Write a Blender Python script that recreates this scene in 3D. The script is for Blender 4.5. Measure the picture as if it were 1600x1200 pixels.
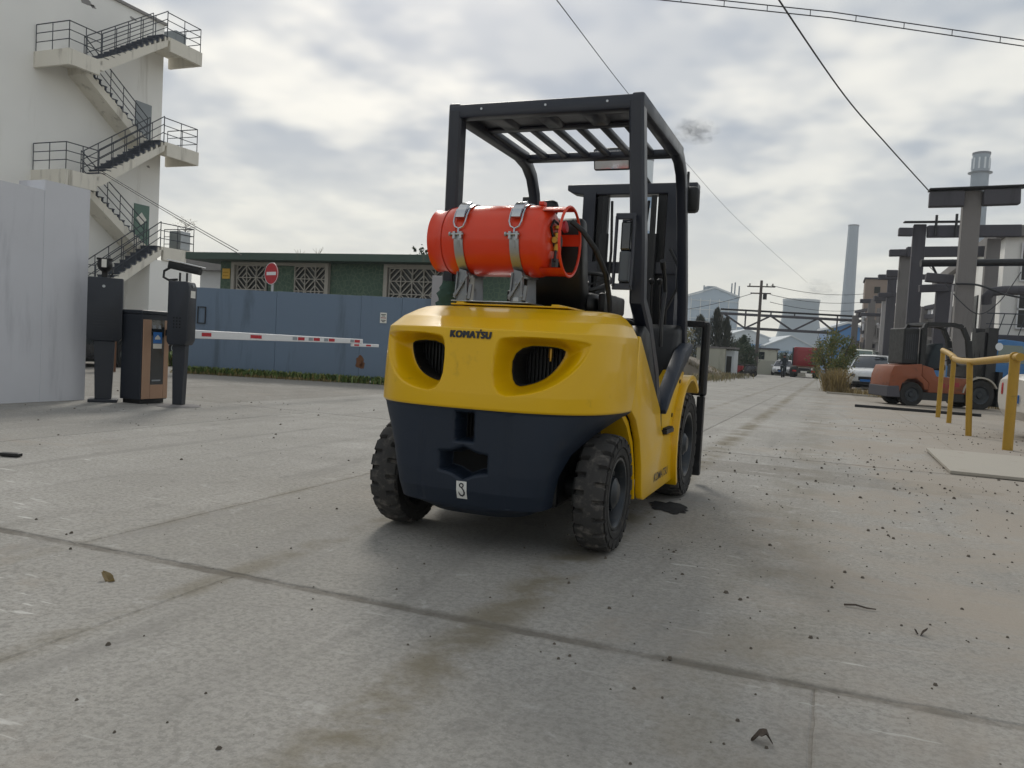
import bpy, bmesh, math, random
from mathutils import Vector, Matrix
random.seed(7)
sc = bpy.context.scene
for o in list(bpy.data.objects): bpy.data.objects.remove(o, do_unlink=True)
col = sc.collection
R = math.radians

# ------------------------------------------------------------------ camera
CAMH, PSI, PITCH, ROLL, FPX = 0.9141, R(21.4913), R(-2.8122), R(3.1469), 1256.28
cd = bpy.data.cameras.new('camera'); cam = bpy.data.objects.new('camera', cd); col.objects.link(cam)
cd.sensor_fit = 'HORIZONTAL'; cd.sensor_width = 36.0; cd.lens = 36.0 * FPX / 1600.0
cd.clip_start = 0.05; cd.clip_end = 6000
_f = Vector((-math.sin(PSI)*math.cos(PITCH), math.cos(PSI)*math.cos(PITCH), math.sin(PITCH)))
_r = Vector((math.cos(PSI), math.sin(PSI), 0)); _u = _r.cross(_f)
_r2 = _r*math.cos(ROLL) + _u*math.sin(ROLL); _u2 = -_r*math.sin(ROLL) + _u*math.cos(ROLL)
cam.matrix_world = Matrix(((_r2.x,_u2.x,-_f.x,0),(_r2.y,_u2.y,-_f.y,0),(_r2.z,_u2.z,-_f.z,CAMH),(0,0,0,1)))
sc.camera = cam

# ------------------------------------------------------------------ sky and sun
SUN_AZ, SUN_EL = R(-29.0), R(38.0)          # azimuth from +Y towards +X
w = bpy.data.worlds.new('World'); sc.world = w; w.use_nodes = True
nt = w.node_tree; N = nt.nodes; L = nt.links
for n in list(N): N.remove(n)
def nd(t, **k):
    n = N.new(t)
    for a, v in k.items(): setattr(n, a, v)
    return n
w.cycles.sampling_method = 'MANUAL'; w.cycles.sample_map_resolution = 512
out = nd('ShaderNodeOutputWorld'); bg = nd('ShaderNodeBackground'); L.new(bg.outputs[0], out.inputs[0])
sky = nd('ShaderNodeTexSky'); sky.sky_type = 'NISHITA'; sky.sun_disc = False
sky.sun_elevation = SUN_EL; sky.sun_rotation = SUN_AZ % (2*math.pi); sky.dust_density = 3.0; sky.altitude = 50
tc = nd('ShaderNodeTexCoord'); sep = nd('ShaderNodeSeparateXYZ'); L.new(tc.outputs['Generated'], sep.inputs[0])
def mth(op, a, b=None, c=None, clamp=False):
    n = nd('ShaderNodeMath', operation=op); n.use_clamp = clamp
    for i, v in enumerate((a, b, c)):
        if v is None: continue
        if isinstance(v, (int, float)): n.inputs[i].default_value = v
        else: L.new(v, n.inputs[i])
    return n.outputs[0]
def mix(f, a, b):
    n = nd('ShaderNodeMix', data_type='RGBA')
    for i, v in ((0, f), (6, a), (7, b)):
        if isinstance(v, (int, float)): n.inputs[i].default_value = v
        elif isinstance(v, tuple): n.inputs[i].default_value = (*v, 1)
        else: L.new(v, n.inputs[i])
    return n.outputs[2]
zc = mth('MAXIMUM', sep.outputs[2], 0.0)
# cloud deck: direction projected on a high flat layer, so banks flatten towards the horizon
den = mth('ADD', zc, 0.22)
cx = mth('DIVIDE', sep.outputs[0], den); cy = mth('DIVIDE', sep.outputs[1], den)
comb = nd('ShaderNodeCombineXYZ'); L.new(cx, comb.inputs[0]); L.new(cy, comb.inputs[1]); comb.inputs[2].default_value = 4.3
def noise(scale, detail, rough, off=0.0, dist=0.0):
    n = nd('ShaderNodeTexNoise'); n.inputs['Scale'].default_value = scale; n.inputs['Detail'].default_value = detail
    n.inputs['Roughness'].default_value = rough; n.inputs['Distortion'].default_value = dist
    m = nd('ShaderNodeVectorMath', operation='ADD'); L.new(comb.outputs[0], m.inputs[0]); m.inputs[1].default_value = (off, off*.7, off*1.3)
    L.new(m.outputs[0], n.inputs['Vector']); return n.outputs[0]
def ramp(v, lo, hi):
    n = nd('ShaderNodeMapRange', interpolation_type='SMOOTHSTEP'); L.new(v, n.inputs[0])
    n.inputs[1].default_value = lo; n.inputs[2].default_value = hi; return n.outputs[0]
SKO = 72.67
big = ramp(noise(1.7, 4, .58, SKO), .37, .56)
fine = ramp(noise(4.6, 2, .6, SKO+5.9), .36, .66)
grey = mth('ADD', mth('MULTIPLY', big, .72), mth('MULTIPLY', fine, .28), clamp=True)
lowfade = ramp(sep.outputs[2], .04, .28)
grey = mth('MULTIPLY', grey, mth('ADD', mth('MULTIPLY', lowfade, .75), .25))
gap = mix(lowfade, (.75, .735, .655), (.76, .74, .67))
cloud = mix(grey, gap, (.25, .295, .36))
# thin cloud around the hidden sun is brighter (forward scatter of a real veiled sun)
sd = Vector((math.sin(SUN_AZ)*math.cos(SUN_EL), math.cos(SUN_AZ)*math.cos(SUN_EL), math.sin(SUN_EL)))
dp = nd('ShaderNodeVectorMath', operation='DOT_PRODUCT'); L.new(tc.outputs['Generated'], dp.inputs[0]); dp.inputs[1].default_value = sd
glow = mth('POWER', mth('MAXIMUM', dp.outputs['Value'], 0.0), 26.0)
vm = nd('ShaderNodeVectorMath', operation='SCALE'); L.new(cloud, vm.inputs[0])
L.new(mth('ADD', mth('MULTIPLY', glow, .26), .86), vm.inputs['Scale'])
SKYS = 0.085
vs = nd('ShaderNodeVectorMath', operation='SCALE'); L.new(vm.outputs[0], vs.inputs[0]); vs.inputs['Scale'].default_value = 1.0/SKYS
blend = nd('ShaderNodeMix', data_type='RGBA'); blend.inputs[0].default_value = .9
L.new(sky.outputs[0], blend.inputs[6]); L.new(vs.outputs[0], blend.inputs[7])
L.new(blend.outputs[2], bg.inputs[0]); bg.inputs[1].default_value = SKYS

sl = bpy.data.lights.new('sun', 'SUN'); so = bpy.data.objects.new('sun', sl); col.objects.link(so)
sl.energy = 1.05; sl.angle = R(13); sl.color = (1, .95, .86)
so.rotation_euler = sd.to_track_quat('Z', 'Y').to_euler()
vs_ = sc.view_settings; vs_.view_transform = 'Standard'; vs_.look = 'None'; vs_.exposure = 0.60; vs_.gamma = 1.0
sc.render.resolution_x = 1024; sc.render.resolution_y = 768

# ------------------------------------------------------------------ materials
def lin(h):
    c = [int(h[i:i+2], 16)/255 for i in (0, 2, 4)]
    return tuple(x/12.92 if x <= .04045 else ((x+.055)/1.055)**2.4 for x in c)
class T:                                    # small node-tree helper
    def __init__(s, name):
        s.m = bpy.data.materials.new(name); s.m.use_nodes = True
        s.t = s.m.node_tree; s.N = s.t.nodes; s.b = s.N['Principled BSDF']; s.o = s.N['Material Output']
    def n(s, t, **k):
        x = s.N.new(t)
        for a, v in k.items(): setattr(x, a, v)
        return x
    def set(s, sock, v):
        if isinstance(v, (int, float)): sock.default_value = v
        elif isinstance(v, tuple): sock.default_value = (*v, 1) if len(v) == 3 and sock.type == 'RGBA' else v
        else: s.t.links.new(v, sock)
    def math(s, op, *a, clamp=False):
        x = s.n('ShaderNodeMath', operation=op); x.use_clamp = clamp
        for i, v in enumerate(a): s.set(x.inputs[i], v)
        return x.outputs[0]
    def mix(s, f, a, b, bt='MIX'):
        x = s.n('ShaderNodeMix', data_type='RGBA', blend_type=bt)
        s.set(x.inputs[0], f); s.set(x.inputs[6], a); s.set(x.inputs[7], b); return x.outputs[2]
    def coord(s, kind='Object', scale=(1, 1, 1), loc=(0, 0, 0)):
        if kind == 'World': c = s.n('ShaderNodeNewGeometry').outputs['Position']
        else: c = s.n('ShaderNodeTexCoord').outputs[kind]
        mp = s.n('ShaderNodeMapping'); s.t.links.new(c, mp.inputs[0]); mp.inputs['Scale'].default_value = scale; mp.inputs['Location'].default_value = loc
        return mp.outputs[0]
    def noise(s, c, scale, detail=4, rough=.55, dist=0):
        x = s.n('ShaderNodeTexNoise'); s.t.links.new(c, x.inputs['Vector'])
        x.inputs['Scale'].default_value = scale; x.inputs['Detail'].default_value = detail; x.inputs['Roughness'].default_value = rough; x.inputs['Distortion'].default_value = dist
        return x.outputs[0]
    def vor(s, c, scale, feat='F1'):
        x = s.n('ShaderNodeTexVoronoi', feature=feat); s.t.links.new(c, x.inputs['Vector']); x.inputs['Scale'].default_value = scale; return x
    def ramp(s, v, lo, hi, a=0., b=1.):
        x = s.n('ShaderNodeMapRange', interpolation_type='SMOOTHSTEP'); s.set(x.inputs[0], v)
        for i, q in ((1, lo), (2, hi), (3, a), (4, b)): x.inputs[i].default_value = q
        return x.outputs[0]
    def bump(s, hgt, strength, dist=.01, normal=None):
        x = s.n('ShaderNodeBump'); s.set(x.inputs['Height'], hgt); x.inputs['Strength'].default_value = strength; x.inputs['Distance'].default_value = dist
        if normal is not None: s.t.links.new(normal, x.inputs['Normal'])
        s.t.links.new(x.outputs[0], s.b.inputs['Normal']); return x.outputs[0]
    def base(s, c): s.set(s.b.inputs['Base Color'], c)
    def rough(s, v): s.set(s.b.inputs['Roughness'], v)
M = {}
def mk(name, c, rough=.6, metal=0., var=.14, scale=5., bump=0., bscale=60., dirt=None, damt=.0, dscale=3., coat=0., streak=False, spec=None):
    t = T(name); c = lin(c) if isinstance(c, str) else c
    co = t.coord('Object'); n1 = t.noise(co, scale, 5, .6)
    a = tuple(x*(1-var) for x in c); b = tuple(min(1, x*(1+var)) for x in c)
    cc = t.mix(n1, a, b)
    rr = t.ramp(n1, .3, .7, max(.02, rough-.07), min(1, rough+.07))
    if dirt:
        d = lin(dirt); cs = t.coord('Object', (1, 1, .14)) if streak else co
        n2 = t.noise(cs, dscale, 6, .65, .3); msk = t.ramp(n2, .62-damt*.35, .82-damt*.25)
        cc = t.mix(t.math('MULTIPLY', msk, .8), cc, d); rr = t.math('ADD', rr, t.math('MULTIPLY', msk, .25), clamp=True)
    t.base(cc); t.rough(rr); t.b.inputs['Metallic'].default_value = metal
    if coat: t.b.inputs['Coat Weight'].default_value = coat; t.b.inputs['Coat Roughness'].default_value = .08
    if spec is not None: t.b.inputs['Specular IOR Level'].default_value = spec
    if bump: t.bump(t.noise(co, bscale, 4, .6), bump, .004)
    M[name] = t.m; return t.m

mk('yellow_paint', 'dcae02', .36, var=.05, scale=3, dirt='8a6a20', damt=.04, dscale=5, coat=.32, spec=.25, bump=.03, bscale=25)
mk('navy_paint', '1c2634', .5, var=.10, scale=4, bump=.12, bscale=45, dirt='34363a', damt=.06, dscale=4, spec=.35)
mk('dark_frame', '1f2430', .42, var=.12, scale=6, bump=.04, bscale=40, coat=.15)
mk('black_metal', '16181b', .45, var=.2, scale=8, dirt='4b463d', damt=.08, dscale=7)
mk('black_plastic', '0d0f11', .5, var=.15, scale=10, bump=.08, bscale=120)
mk('black_vinyl', '101112', .42, var=.15, scale=10, bump=.06, bscale=90)
mk('tyre', '3a3938', .9, var=.35, scale=9, bump=.5, bscale=55, dirt='75706a', damt=.40, dscale=16)
mk('tyre_side', '201f1e', .8, var=.2, scale=9, bump=.2, bscale=60, dirt='5d5750', damt=.12, dscale=9)
mk('rim_dark', '2c3136', .36, .4, var=.2, scale=9, dirt='5d5750', damt=.1, dscale=9)
mk('chrome', 'b8bcc0', .22, 1.0, var=.08, scale=12, dirt='70706c', damt=.05, dscale=14)
mk('zinc', 'a9adb0', .38, .9, var=.1, scale=14)
mk('steel_dark', '84888c', .45, .6, var=.15, scale=14, dirt='4a4a48', damt=.15, dscale=10)
mk('orange_tank', 'd8380c', .36, var=.06, scale=4, dirt='8c2a0c', damt=.10, dscale=6, bump=.05, bscale=18, coat=.15)
mk('brass', 'b08a3c', .35, .9, var=.1)
mk('hose', '17181a', .55, var=.1)
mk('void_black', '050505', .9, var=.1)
mk('letter_dark', '14161f', .4, var=.05)
mk('sticker_white', 'd8d8d4', .5, var=.05, scale=20)
mk('mirror_glass', 'd5d8dc', .04, 1.0, var=.02)
mk('red_lens', 'b3161a', .2, var=.1, coat=.5)
mk('orange_lens', 'd9772a', .2, var=.1)
mk('clear_lens', 'c9ced2', .12, var=.05, coat=.5)
mk('paper', 'dcdad2', .8, var=.08, scale=8)
mk('green_cloth', '2c4a3e', .8, var=.2, scale=8)
mk('grey_plastic', '5a6066', .5, var=.1)
mk('plaster_grey', 'cccdd2', .9, var=.07, scale=2.2, bump=.35, bscale=14, dirt='b2b3b9', damt=.3, dscale=4.0, streak=True)
mk('plaster_cream', 'efeeea', .9, var=.06, scale=.5, bump=.2, bscale=6, dirt='bdb9b0', damt=.16, dscale=.9, streak=True)
mk('stair_concrete', 'dfdace', .9, var=.10, scale=1.5, bump=.2, bscale=10, dirt='8b857a', damt=.28, dscale=2.2, streak=True)
mk('stair_edge', '8f8c8a', .9, var=.2, scale=4, bump=.3, bscale=12)
mk('rail_grey', '3c4148', .5, .3, var=.15, scale=8)
mk('tread_steel', '474c57', .55, .3, var=.2, scale=6, dirt='6c6a66', damt=.15)
mk('door_grey', '8c9296', .6, var=.1)
mk('door_green', '5f7a6f', .6, var=.1)
mk('cabinet_navy', '20252e', .45, var=.08, scale=5, bump=.03, dirt='55585c', damt=.05)
mk('copper_panel', 'a8876f', .42, .25, var=.06, scale=4)
mk('white_paint', 'd9dadb', .45, var=.04, scale=5, dirt='9a958c', damt=.06, dscale=6)
mk('red_paint', 'b01f2c', .5, var=.08, scale=6)
mk('grey_reflector', '8d9298', .4, var=.08)
mk('blue_sticker', '2a6fb8', .5, var=.05)
mk('gate_steel', '66778a', .62, .0, var=.09, scale=1.6, bump=.08, bscale=9, dirt='54606c', damt=.28, dscale=2.6, streak=True)
mk('rust', '6e4a32', .9, var=.25, scale=14)
mk('green_fascia', '46574f', .75, var=.12, scale=2, dirt='6a6a5c', damt=.14, dscale=3, streak=True)
mk('lattice', 'a39e95', .85, var=.12, scale=6, dirt='7d786e', damt=.15)
mk('window_dark', '1b1e1c', .35, var=.2, scale=3)
mk('yellow_sign', 'd2a63c', .6, var=.08)
mk('concrete_old', '7b7877', .92, var=.16, scale=1.4, bump=.35, bscale=9, dirt='5c5a58', damt=.28, dscale=2.2, streak=True)
mk('concrete_dark', '504f55', .92, var=.2, scale=1.4, bump=.35, bscale=9, dirt='454446', damt=.28, dscale=2.2, streak=True)
mk('post_yellow', 'a98426', .55, var=.12, scale=7, dirt='7d6a3a', damt=.22, dscale=10)
mk('plywood', 'a39d92', .85, var=.08, scale=3, bump=.1, bscale=20, dirt='938b7e', damt=.15, dscale=5)
mk('orange_paint', '85482b', .6, var=.14, scale=3, dirt='5a4037', damt=.25, dscale=5)
mk('car_white', 'd6d9db', .25, var=.02, coat=.7)
mk('car_beige', 'b9bfae', .3, var=.03, coat=.5)
mk('car_silver', 'c4bfb7', .35, var=.02, coat=.3)
mk('car_dark', '23262c', .3, var=.05, coat=.5)
mk('car_blue', '2f6fa8', .45, var=.1, scale=4, dirt='3c5a74', damt=.15, coat=.2)
mk('car_red', '8e2028', .45, var=.12, scale=3, dirt='5a2a2a', damt=.15, coat=.2)
mk('glass_dark', '20262b', .06, var=.1, spec=.9)
mk('glass_green', '5d6f68', .08, var=.1, spec=.9)
mk('brick_far', '8d8077', .9, var=.1, scale=2, bump=.2, bscale=6)
mk('clad_blue', 'a8b6c2', .7, var=.06, scale=.1)
mk('clad_white', 'c6ccd0', .7, var=.05, scale=.1)
mk('clad_frame', 'd4d6d4', .7, var=.05, scale=.1)
mk('stack_grey', '77828d', .85, var=.06, scale=.06)
mk('stack_blue', '6f93b4', .8, var=.05, scale=.06)
mk('tower_concrete', '9aa5ad', .9, var=.06, scale=.05)
mk('bark', '4a4038', .9, var=.25, scale=14, bump=.5, bscale=25)
mk('wood_pole', '5a5350', .9, var=.2, scale=6)
mk('wire', '2b2d31', .6, var=.05)
mk('stone_dark', '5a534a', .95, var=.3, scale=20)
mk('skin', '9a6a52', .6, var=.05)
mk('cloth_dark', '2a3338', .9, var=.15)
mk('wall_far', 'b3b3a6', .9, var=.12, scale=.6, dirt='80806f', damt=.2, dscale=1.2, streak=True)
mk('grey_panel', '9a9799', .7, var=.06, scale=3)
mk('brown_wood', '6b4a36', .8, var=.15, scale=8)
mk('dry_soil', '8d857a', .97, var=.2, scale=1.5, bump=.4, bscale=12)
def leafmat(name, a, b, c):
    t = T(name); oi = t.n('ShaderNodeNewGeometry'); rp = oi.outputs['Random Per Island']
    cc = t.mix(t.ramp(rp, 0, .6), lin(a), lin(b)); cc = t.mix(t.ramp(rp, .75, 1), cc, lin(c))
    t.base(cc); t.rough(.7); t.b.inputs['Transmission Weight'].default_value = 0
    tr = t.n('ShaderNodeBsdfTranslucent'); t.set(tr.inputs[0], cc); ms = t.n('ShaderNodeMixShader'); ms.inputs[0].default_value = .25
    t.t.links.new(t.b.outputs[0], ms.inputs[1]); t.t.links.new(tr.outputs[0], ms.inputs[2]); t.t.links.new(ms.outputs[0], t.o.inputs[0])
    M[name] = t.m
leafmat('leaf_bush', '4a5a36', '6a7042', '9a8448')
leafmat('leaf_dark', '2c3a2e', '445240', '5c6248')
leafmat('leaf_cypress', '3a3f3c', '4b5048', '5c584c')
leafmat('leaf_weed', '4a6136', '6f7f45', '9b8d55')
leafmat('leaf_dry', '8f7d52', '7a6a48', 'a5925f')
leafmat('leaf_brown', '6e6650', '857a58', '5b6044')

# ------------------------------------------------------------------ mesh helpers
def frame(d):
    d = Vector(d).normalized(); a = Vector((0, 0, 1)) if abs(d.z) < .95 else Vector((1, 0, 0))
    x = d.cross(a).normalized(); return x, x.cross(d).normalized()
class MB:
    def __init__(s): s.v = []; s.f = []; s.mi = []; s.cur = 0
    def add(s, vs, fs):
        o = len(s.v); s.v += [tuple(x) for x in vs]; s.f += [tuple(i+o for i in f) for f in fs]; s.mi += [s.cur]*len(fs); return s
    def box(s, c, size, rz=0, rx=0, ry=0):
        m = Matrix.Rotation(rz, 3, 'Z') @ Matrix.Rotation(ry, 3, 'Y') @ Matrix.Rotation(rx, 3, 'X'); c = Vector(c); h = [q/2 for q in size]
        vs = [c + m @ Vector((a*h[0], b*h[1], d*h[2])) for a in (-1, 1) for b in (-1, 1) for d in (-1, 1)]
        return s.add(vs, [(0,1,3,2),(4,6,7,5),(0,4,5,1),(2,3,7,6),(0,2,6,4),(1,5,7,3)])
    def bb(s, x0, x1, y0, y1, z0, z1): return s.box(((x0+x1)/2, (y0+y1)/2, (z0+z1)/2), (abs(x1-x0), abs(y1-y0), abs(z1-z0)))
    def bar(s, a, b, w, h, up=(0, 0, 1)):
        a = Vector(a); b = Vector(b); d = (b-a).normalized(); upv = Vector(up)
        if abs(d.dot(upv)) > .98: upv = Vector((0, 1, 0))
        x = d.cross(upv).normalized()*w/2; z = x.cross(d).normalized()*h/2
        vs = [p+i*x+j*z for p in (a, b) for i, j in ((-1,-1),(1,-1),(1,1),(-1,1))]
        return s.add(vs, [(3,2,1,0),(4,5,6,7),(0,1,5,4),(1,2,6,5),(2,3,7,6),(3,0,4,7)])
    def cyl(s, a, b, r1, r2=None, n=12, caps=True):
        r2 = r1 if r2 is None else r2; a = Vector(a); b = Vector(b); x, y = frame(b-a); vs = []
        for p, r in ((a, r1), (b, r2)):
            for i in range(n): t = 2*math.pi*i/n; vs.append(p+(x*math.cos(t)+y*math.sin(t))*r)
        fs = [(i, (i+1) % n, n+(i+1) % n, n+i) for i in range(n)]
        if caps: fs += [tuple(range(n-1, -1, -1)), tuple(range(n, 2*n))]
        return s.add(vs, fs)
    def tube(s, pts, r, n=8, closed=False):
        pts = [Vector(p) for p in pts]; rr = r if isinstance(r, (list, tuple)) else [r]*len(pts); vs = []; k = len(pts); px = None
        for i, p in enumerate(pts):
            d = (pts[(i+1) % k]-pts[i-1]) if closed else (pts[min(i+1, k-1)]-pts[max(i-1, 0)])
            d.normalize()
            if px is None: x, y = frame(d)
            else: x = (px-d*px.dot(d)).normalized(); y = x.cross(d)
            px = x
            for j in range(n): t = 2*math.pi*j/n; vs.append(p+(x*math.cos(t)+y*math.sin(t))*rr[i])
        fs = []
        for i in range(k if closed else k-1):
            for j in range(n):
                a = i*n+j; b = i*n+(j+1) % n; i2 = (i+1) % k; fs.append((a, b, i2*n+(j+1) % n, i2*n+j))
        if not closed: fs += [tuple(range(n-1, -1, -1)), tuple(range((k-1)*n, k*n))]
        return s.add(vs, fs)
    def lathe(s, prof, o=(0, 0, 0), axis=(0, 0, 1), n=24, closed=False, caps=True):
        o = Vector(o); ax = Vector(axis).normalized(); x, y = frame(ax); vs = []
        for h, r in prof:
            for i in range(n): t = 2*math.pi*i/n; vs.append(o+ax*h+(x*math.cos(t)+y*math.sin(t))*r)
        m = len(prof); fs = []
        for k in range(m if closed else m-1):
            k2 = (k+1) % m
            for i in range(n): fs.append((k*n+i, k*n+(i+1) % n, k2*n+(i+1) % n, k2*n+i))
        if not closed and caps: fs += [tuple(range(n-1, -1, -1)), tuple(range((m-1)*n, m*n))]
        return s.add(vs, fs)
    def prism(s, poly, a0, a1, axis='x'):
        k = len(poly); vs = []
        for a in (a0, a1):
            for p, q in poly: vs.append((a, p, q) if axis == 'x' else ((p, a, q) if axis == 'y' else (p, q, a)))
        return s.add(vs, [tuple(range(k-1, -1, -1)), tuple(range(k, 2*k))] + [(i, (i+1) % k, k+(i+1) % k, k+i) for i in range(k)])
    def grid(s, rows, closed=False):
        n = len(rows[0]); vs = [p for r in rows for p in r]; fs = []
        for i in range(len(rows)-1):
            for j in range(n if closed else n-1): fs.append((i*n+j, i*n+(j+1) % n, (i+1)*n+(j+1) % n, (i+1)*n+j))
        return s.add(vs, fs)
    def mesh(s, name, mats, smooth=None, bevel=0):
        me = bpy.data.meshes.new(name); me.from_pydata(s.v, [], s.f); 
        mats = mats if isinstance(mats, (list, tuple)) else [mats]
        for q in mats: me.materials.append(M[q])
        if any(s.mi): me.polygons.foreach_set('material_index', s.mi)
        bm = bmesh.new(); bm.from_mesh(me)
        bmesh.ops.recalc_face_normals(bm, faces=bm.faces)
        if bevel:
            ed = [e for e in bm.edges if len(e.link_faces) == 2 and e.calc_face_angle(0) > .5]
            bmesh.ops.bevel(bm, geom=ed, offset=bevel, segments=2, affect='EDGES', profile=.5, clamp_overlap=True)
        bm.to_mesh(me); bm.free()
        if smooth: me.polygons.foreach_set('use_smooth', [True]*len(me.polygons)); me.set_sharp_from_angle(angle=R(smooth))
        return me
    def build(s, name, mats, parent=None, smooth=None, bevel=0):
        return link(name, s.mesh(name, mats, smooth, bevel), parent)
def link(name, me, parent=None):
    o = bpy.data.objects.new(name, me); col.objects.link(o); o.parent = parent; return o
def tag(o, label=None, cat=None, group=None, kind=None):
    if label: o['label'] = label
    if cat: o['category'] = cat
    if group: o['group'] = group
    if kind: o['kind'] = kind
    return o
def thing(name, label, cat, loc=(0, 0, 0), rz=0, group=None):
    o = bpy.data.objects.new(name, None); col.objects.link(o); o.empty_display_size = .1
    o.location = loc; o.rotation_euler = (0, 0, rz); return tag(o, label, cat, group)
def copy_tree(o, parent=None):
    c = o.copy(); col.objects.link(c); c.parent = parent
    for ch in list(o.children): copy_tree(ch, c)
    return c
def text_mesh(txt, size, bold=.0, shear=0, spacing=1.0):
    cu = bpy.data.curves.new('t', 'FONT'); cu.body = txt; cu.size = size; cu.offset = bold; cu.shear = shear; cu.align_x = 'CENTER'; cu.align_y = 'CENTER'; cu.space_character = spacing
    ob = bpy.data.objects.new('t', cu); col.objects.link(ob); dg = bpy.context.evaluated_depsgraph_get()
    me = bpy.data.meshes.new_from_object(ob.evaluated_get(dg)); bpy.data.objects.remove(ob, do_unlink=True); return me
def G(y): return 0.0 if y < 7 else (-0.0085*(y-7) if y < 150 else -0.0085*143)
def foliage(center, rad, n, leaf, clumps=26, seed=1, flat=.55, ymul=1.0):
    rnd = random.Random(seed); mb = MB(); cs = []
    for _ in range(clumps):
        while True:
            p = Vector((rnd.uniform(-1, 1), rnd.uniform(-1, 1), rnd.uniform(-1, 1)))
            if .25 < p.length < 1: break
        cs.append((Vector((p.x*rad[0], p.y*rad[1], p.z*rad[2])), rnd.uniform(.16, .36)))
    vs = []; fs = []; c0 = Vector(center); rm = (rad[0]+rad[1]+rad[2])/3
    for i in range(n):
        c, s = rnd.choice(cs); g = Vector((rnd.gauss(0, 1), rnd.gauss(0, 1), rnd.gauss(0, 1)))*s*.5*rm
        p = c0+c+g
        if p.z < c0.z-rad[2]*1.15: continue
        a = Vector((rnd.gauss(0, 1), rnd.gauss(0, 1), rnd.gauss(0, .8))).normalized(); b = a.orthogonal().normalized(); b = Matrix.Rotation(rnd.uniform(0, 6.28), 3, a) @ b
        l = leaf*rnd.uniform(.6, 1.3); wd = l*flat; k = len(vs)
        d = a.cross(b)
        vs += [p-b*l*.5, p+d*wd*.5, p+b*l*.5, p-d*wd*.5]; fs.append((k, k+1, k+2, k+3))
    mb.add(vs, fs); return mb
# ------------------------------------------------------------------ ground
def ground_material(name, tint, soil):
    t = T(name); c = t.coord('World'); sepn = t.n('ShaderNodeSeparateXYZ'); t.t.links.new(c, sepn.inputs[0]); X = sepn.outputs[0]; Y = sepn.outputs[1]
    big = t.noise(c, .55, 3, .6, .4); mid = t.noise(c, 2.6, 5, .68, .3); fine = t.noise(c, 46, 3, .7); gr = t.noise(c, 210, 1, .7)
    a, b = lin(tint[0]), lin(tint[1])
    cc = t.mix(t.ramp(big, .3, .72), a, b)
    orn = t.n('ShaderNodeObjectInfo').outputs['Random']; cc = t.mix(t.math('MULTIPLY', orn, .35), cc, tuple(x*.72 for x in a))
    cc = t.mix(t.ramp(mid, .35, .7, 0, .55), cc, lin(tint[2]))
    cc = t.mix(t.ramp(fine, .40, .66, .0, .55), cc, tuple(x*.58 for x in a))
    g2 = t.noise(c, 120, 2, .75); cc = t.mix(t.ramp(g2, .54, .70, 0, .20), cc, (.52, .51, .49)); cc = t.mix(t.ramp(g2, .44, .30, 0, .25), cc, tuple(x*.45 for x in a))
    pt = t.noise(c, 7.5, 4, .7, .5); cc = t.mix(t.ramp(pt, .56, .68, 0, .38), cc, tuple(x*.6 for x in a)); cc = t.mix(t.ramp(pt, .40, .30, 0, .35), cc, (.50, .49, .47))
    # long smears along the driving direction and faint scuffs across it
    st = t.noise(t.coord('World', (3.2, .35, 1)), 1.0, 4, .65, .6); cc = t.mix(t.ramp(st, .50, .70, 0, .45), cc, tuple(x*.66 for x in a))
    sw = t.noise(t.coord('World', (1.2, 9, 1), (3, 1, 0)), 2.6, 3, .6, .2); hl = big
    cc = t.mix(t.math('MULTIPLY', t.ramp(sw, .63, .70, 0, .75), t.ramp(hl, .48, .62)), cc, (.62, .61, .58))
    # soil washed over the yard, thick along the right verge
    sn = t.noise(c, .8, 5, .72, .5); edge = t.ramp(X, -1.4, 2.2, 0, .33)
    sm = t.ramp(t.math('ADD', sn, edge), .56, .78)
    soiln = fine; sc_ = t.mix(soiln, lin(soil[0]), lin(soil[1]))
    cc = t.mix(t.math('MULTIPLY', sm, .72), cc, sc_)
    # two dusty wheel tracks left by trucks driving in
    def track(x0, wd, amt):
        q = t.math('ABSOLUTE', t.math('SUBTRACT', X, x0)); return t.math('MULTIPLY', t.ramp(q, wd, .02, 0, amt), t.ramp(mid, .36, .6))
    for x0, wd, amt in ((-.98, .17, .8), (-2.02, .10, .5), (-2.82, .06, .3), (-.15, .35, .3)):
        cc = t.mix(track(x0, wd, amt), cc, lin('706856'))
    # small dark crumbs
    v = t.vor(c, 23); dots = t.math('MULTIPLY', t.ramp(v.outputs['Distance'], .10, .05), t.ramp(mid, .52, .66)); cc = t.mix(t.math('MULTIPLY', dots, .8), cc, lin('3b352e'))
    v2 = t.vor(c, 70); d2 = t.math('MULTIPLY', t.ramp(v2.outputs['Distance'], .14, .06), t.ramp(sn, .50, .7)); cc = t.mix(t.math('MULTIPLY', d2, .55), cc, lin('453f37'))
    # an oil stain by the front axle
    jd = t.math('ABSOLUTE', t.math('SUBTRACT', Y, 2.39)); cc = t.mix(t.math('MULTIPLY', t.ramp(jd, .045, .015, 0, .6), t.ramp(mid, .38, .58)), cc, lin('5f5a52'))
    t.base(cc); t.rough(t.ramp(mid, .3, .7, .80, .95)); t.b.inputs['Specular IOR Level'].default_value = .3
    hsum = t.math('ADD', t.math('MULTIPLY', mid, .6), t.math('ADD', t.math('MULTIPLY', fine, .25), t.math('MULTIPLY', gr, .12)))
    t.bump(hsum, .55, .02); M[name] = t.m
ground_material('slab_concrete', ('97948e', 'aeaba5', 'a19e97'), ('8f867a', 'a59b8f'))
ground_material('yard_soil', ('8a867f', '9b9790', '8f8b84'), ('8e8578', 'a2988b'))
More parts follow.
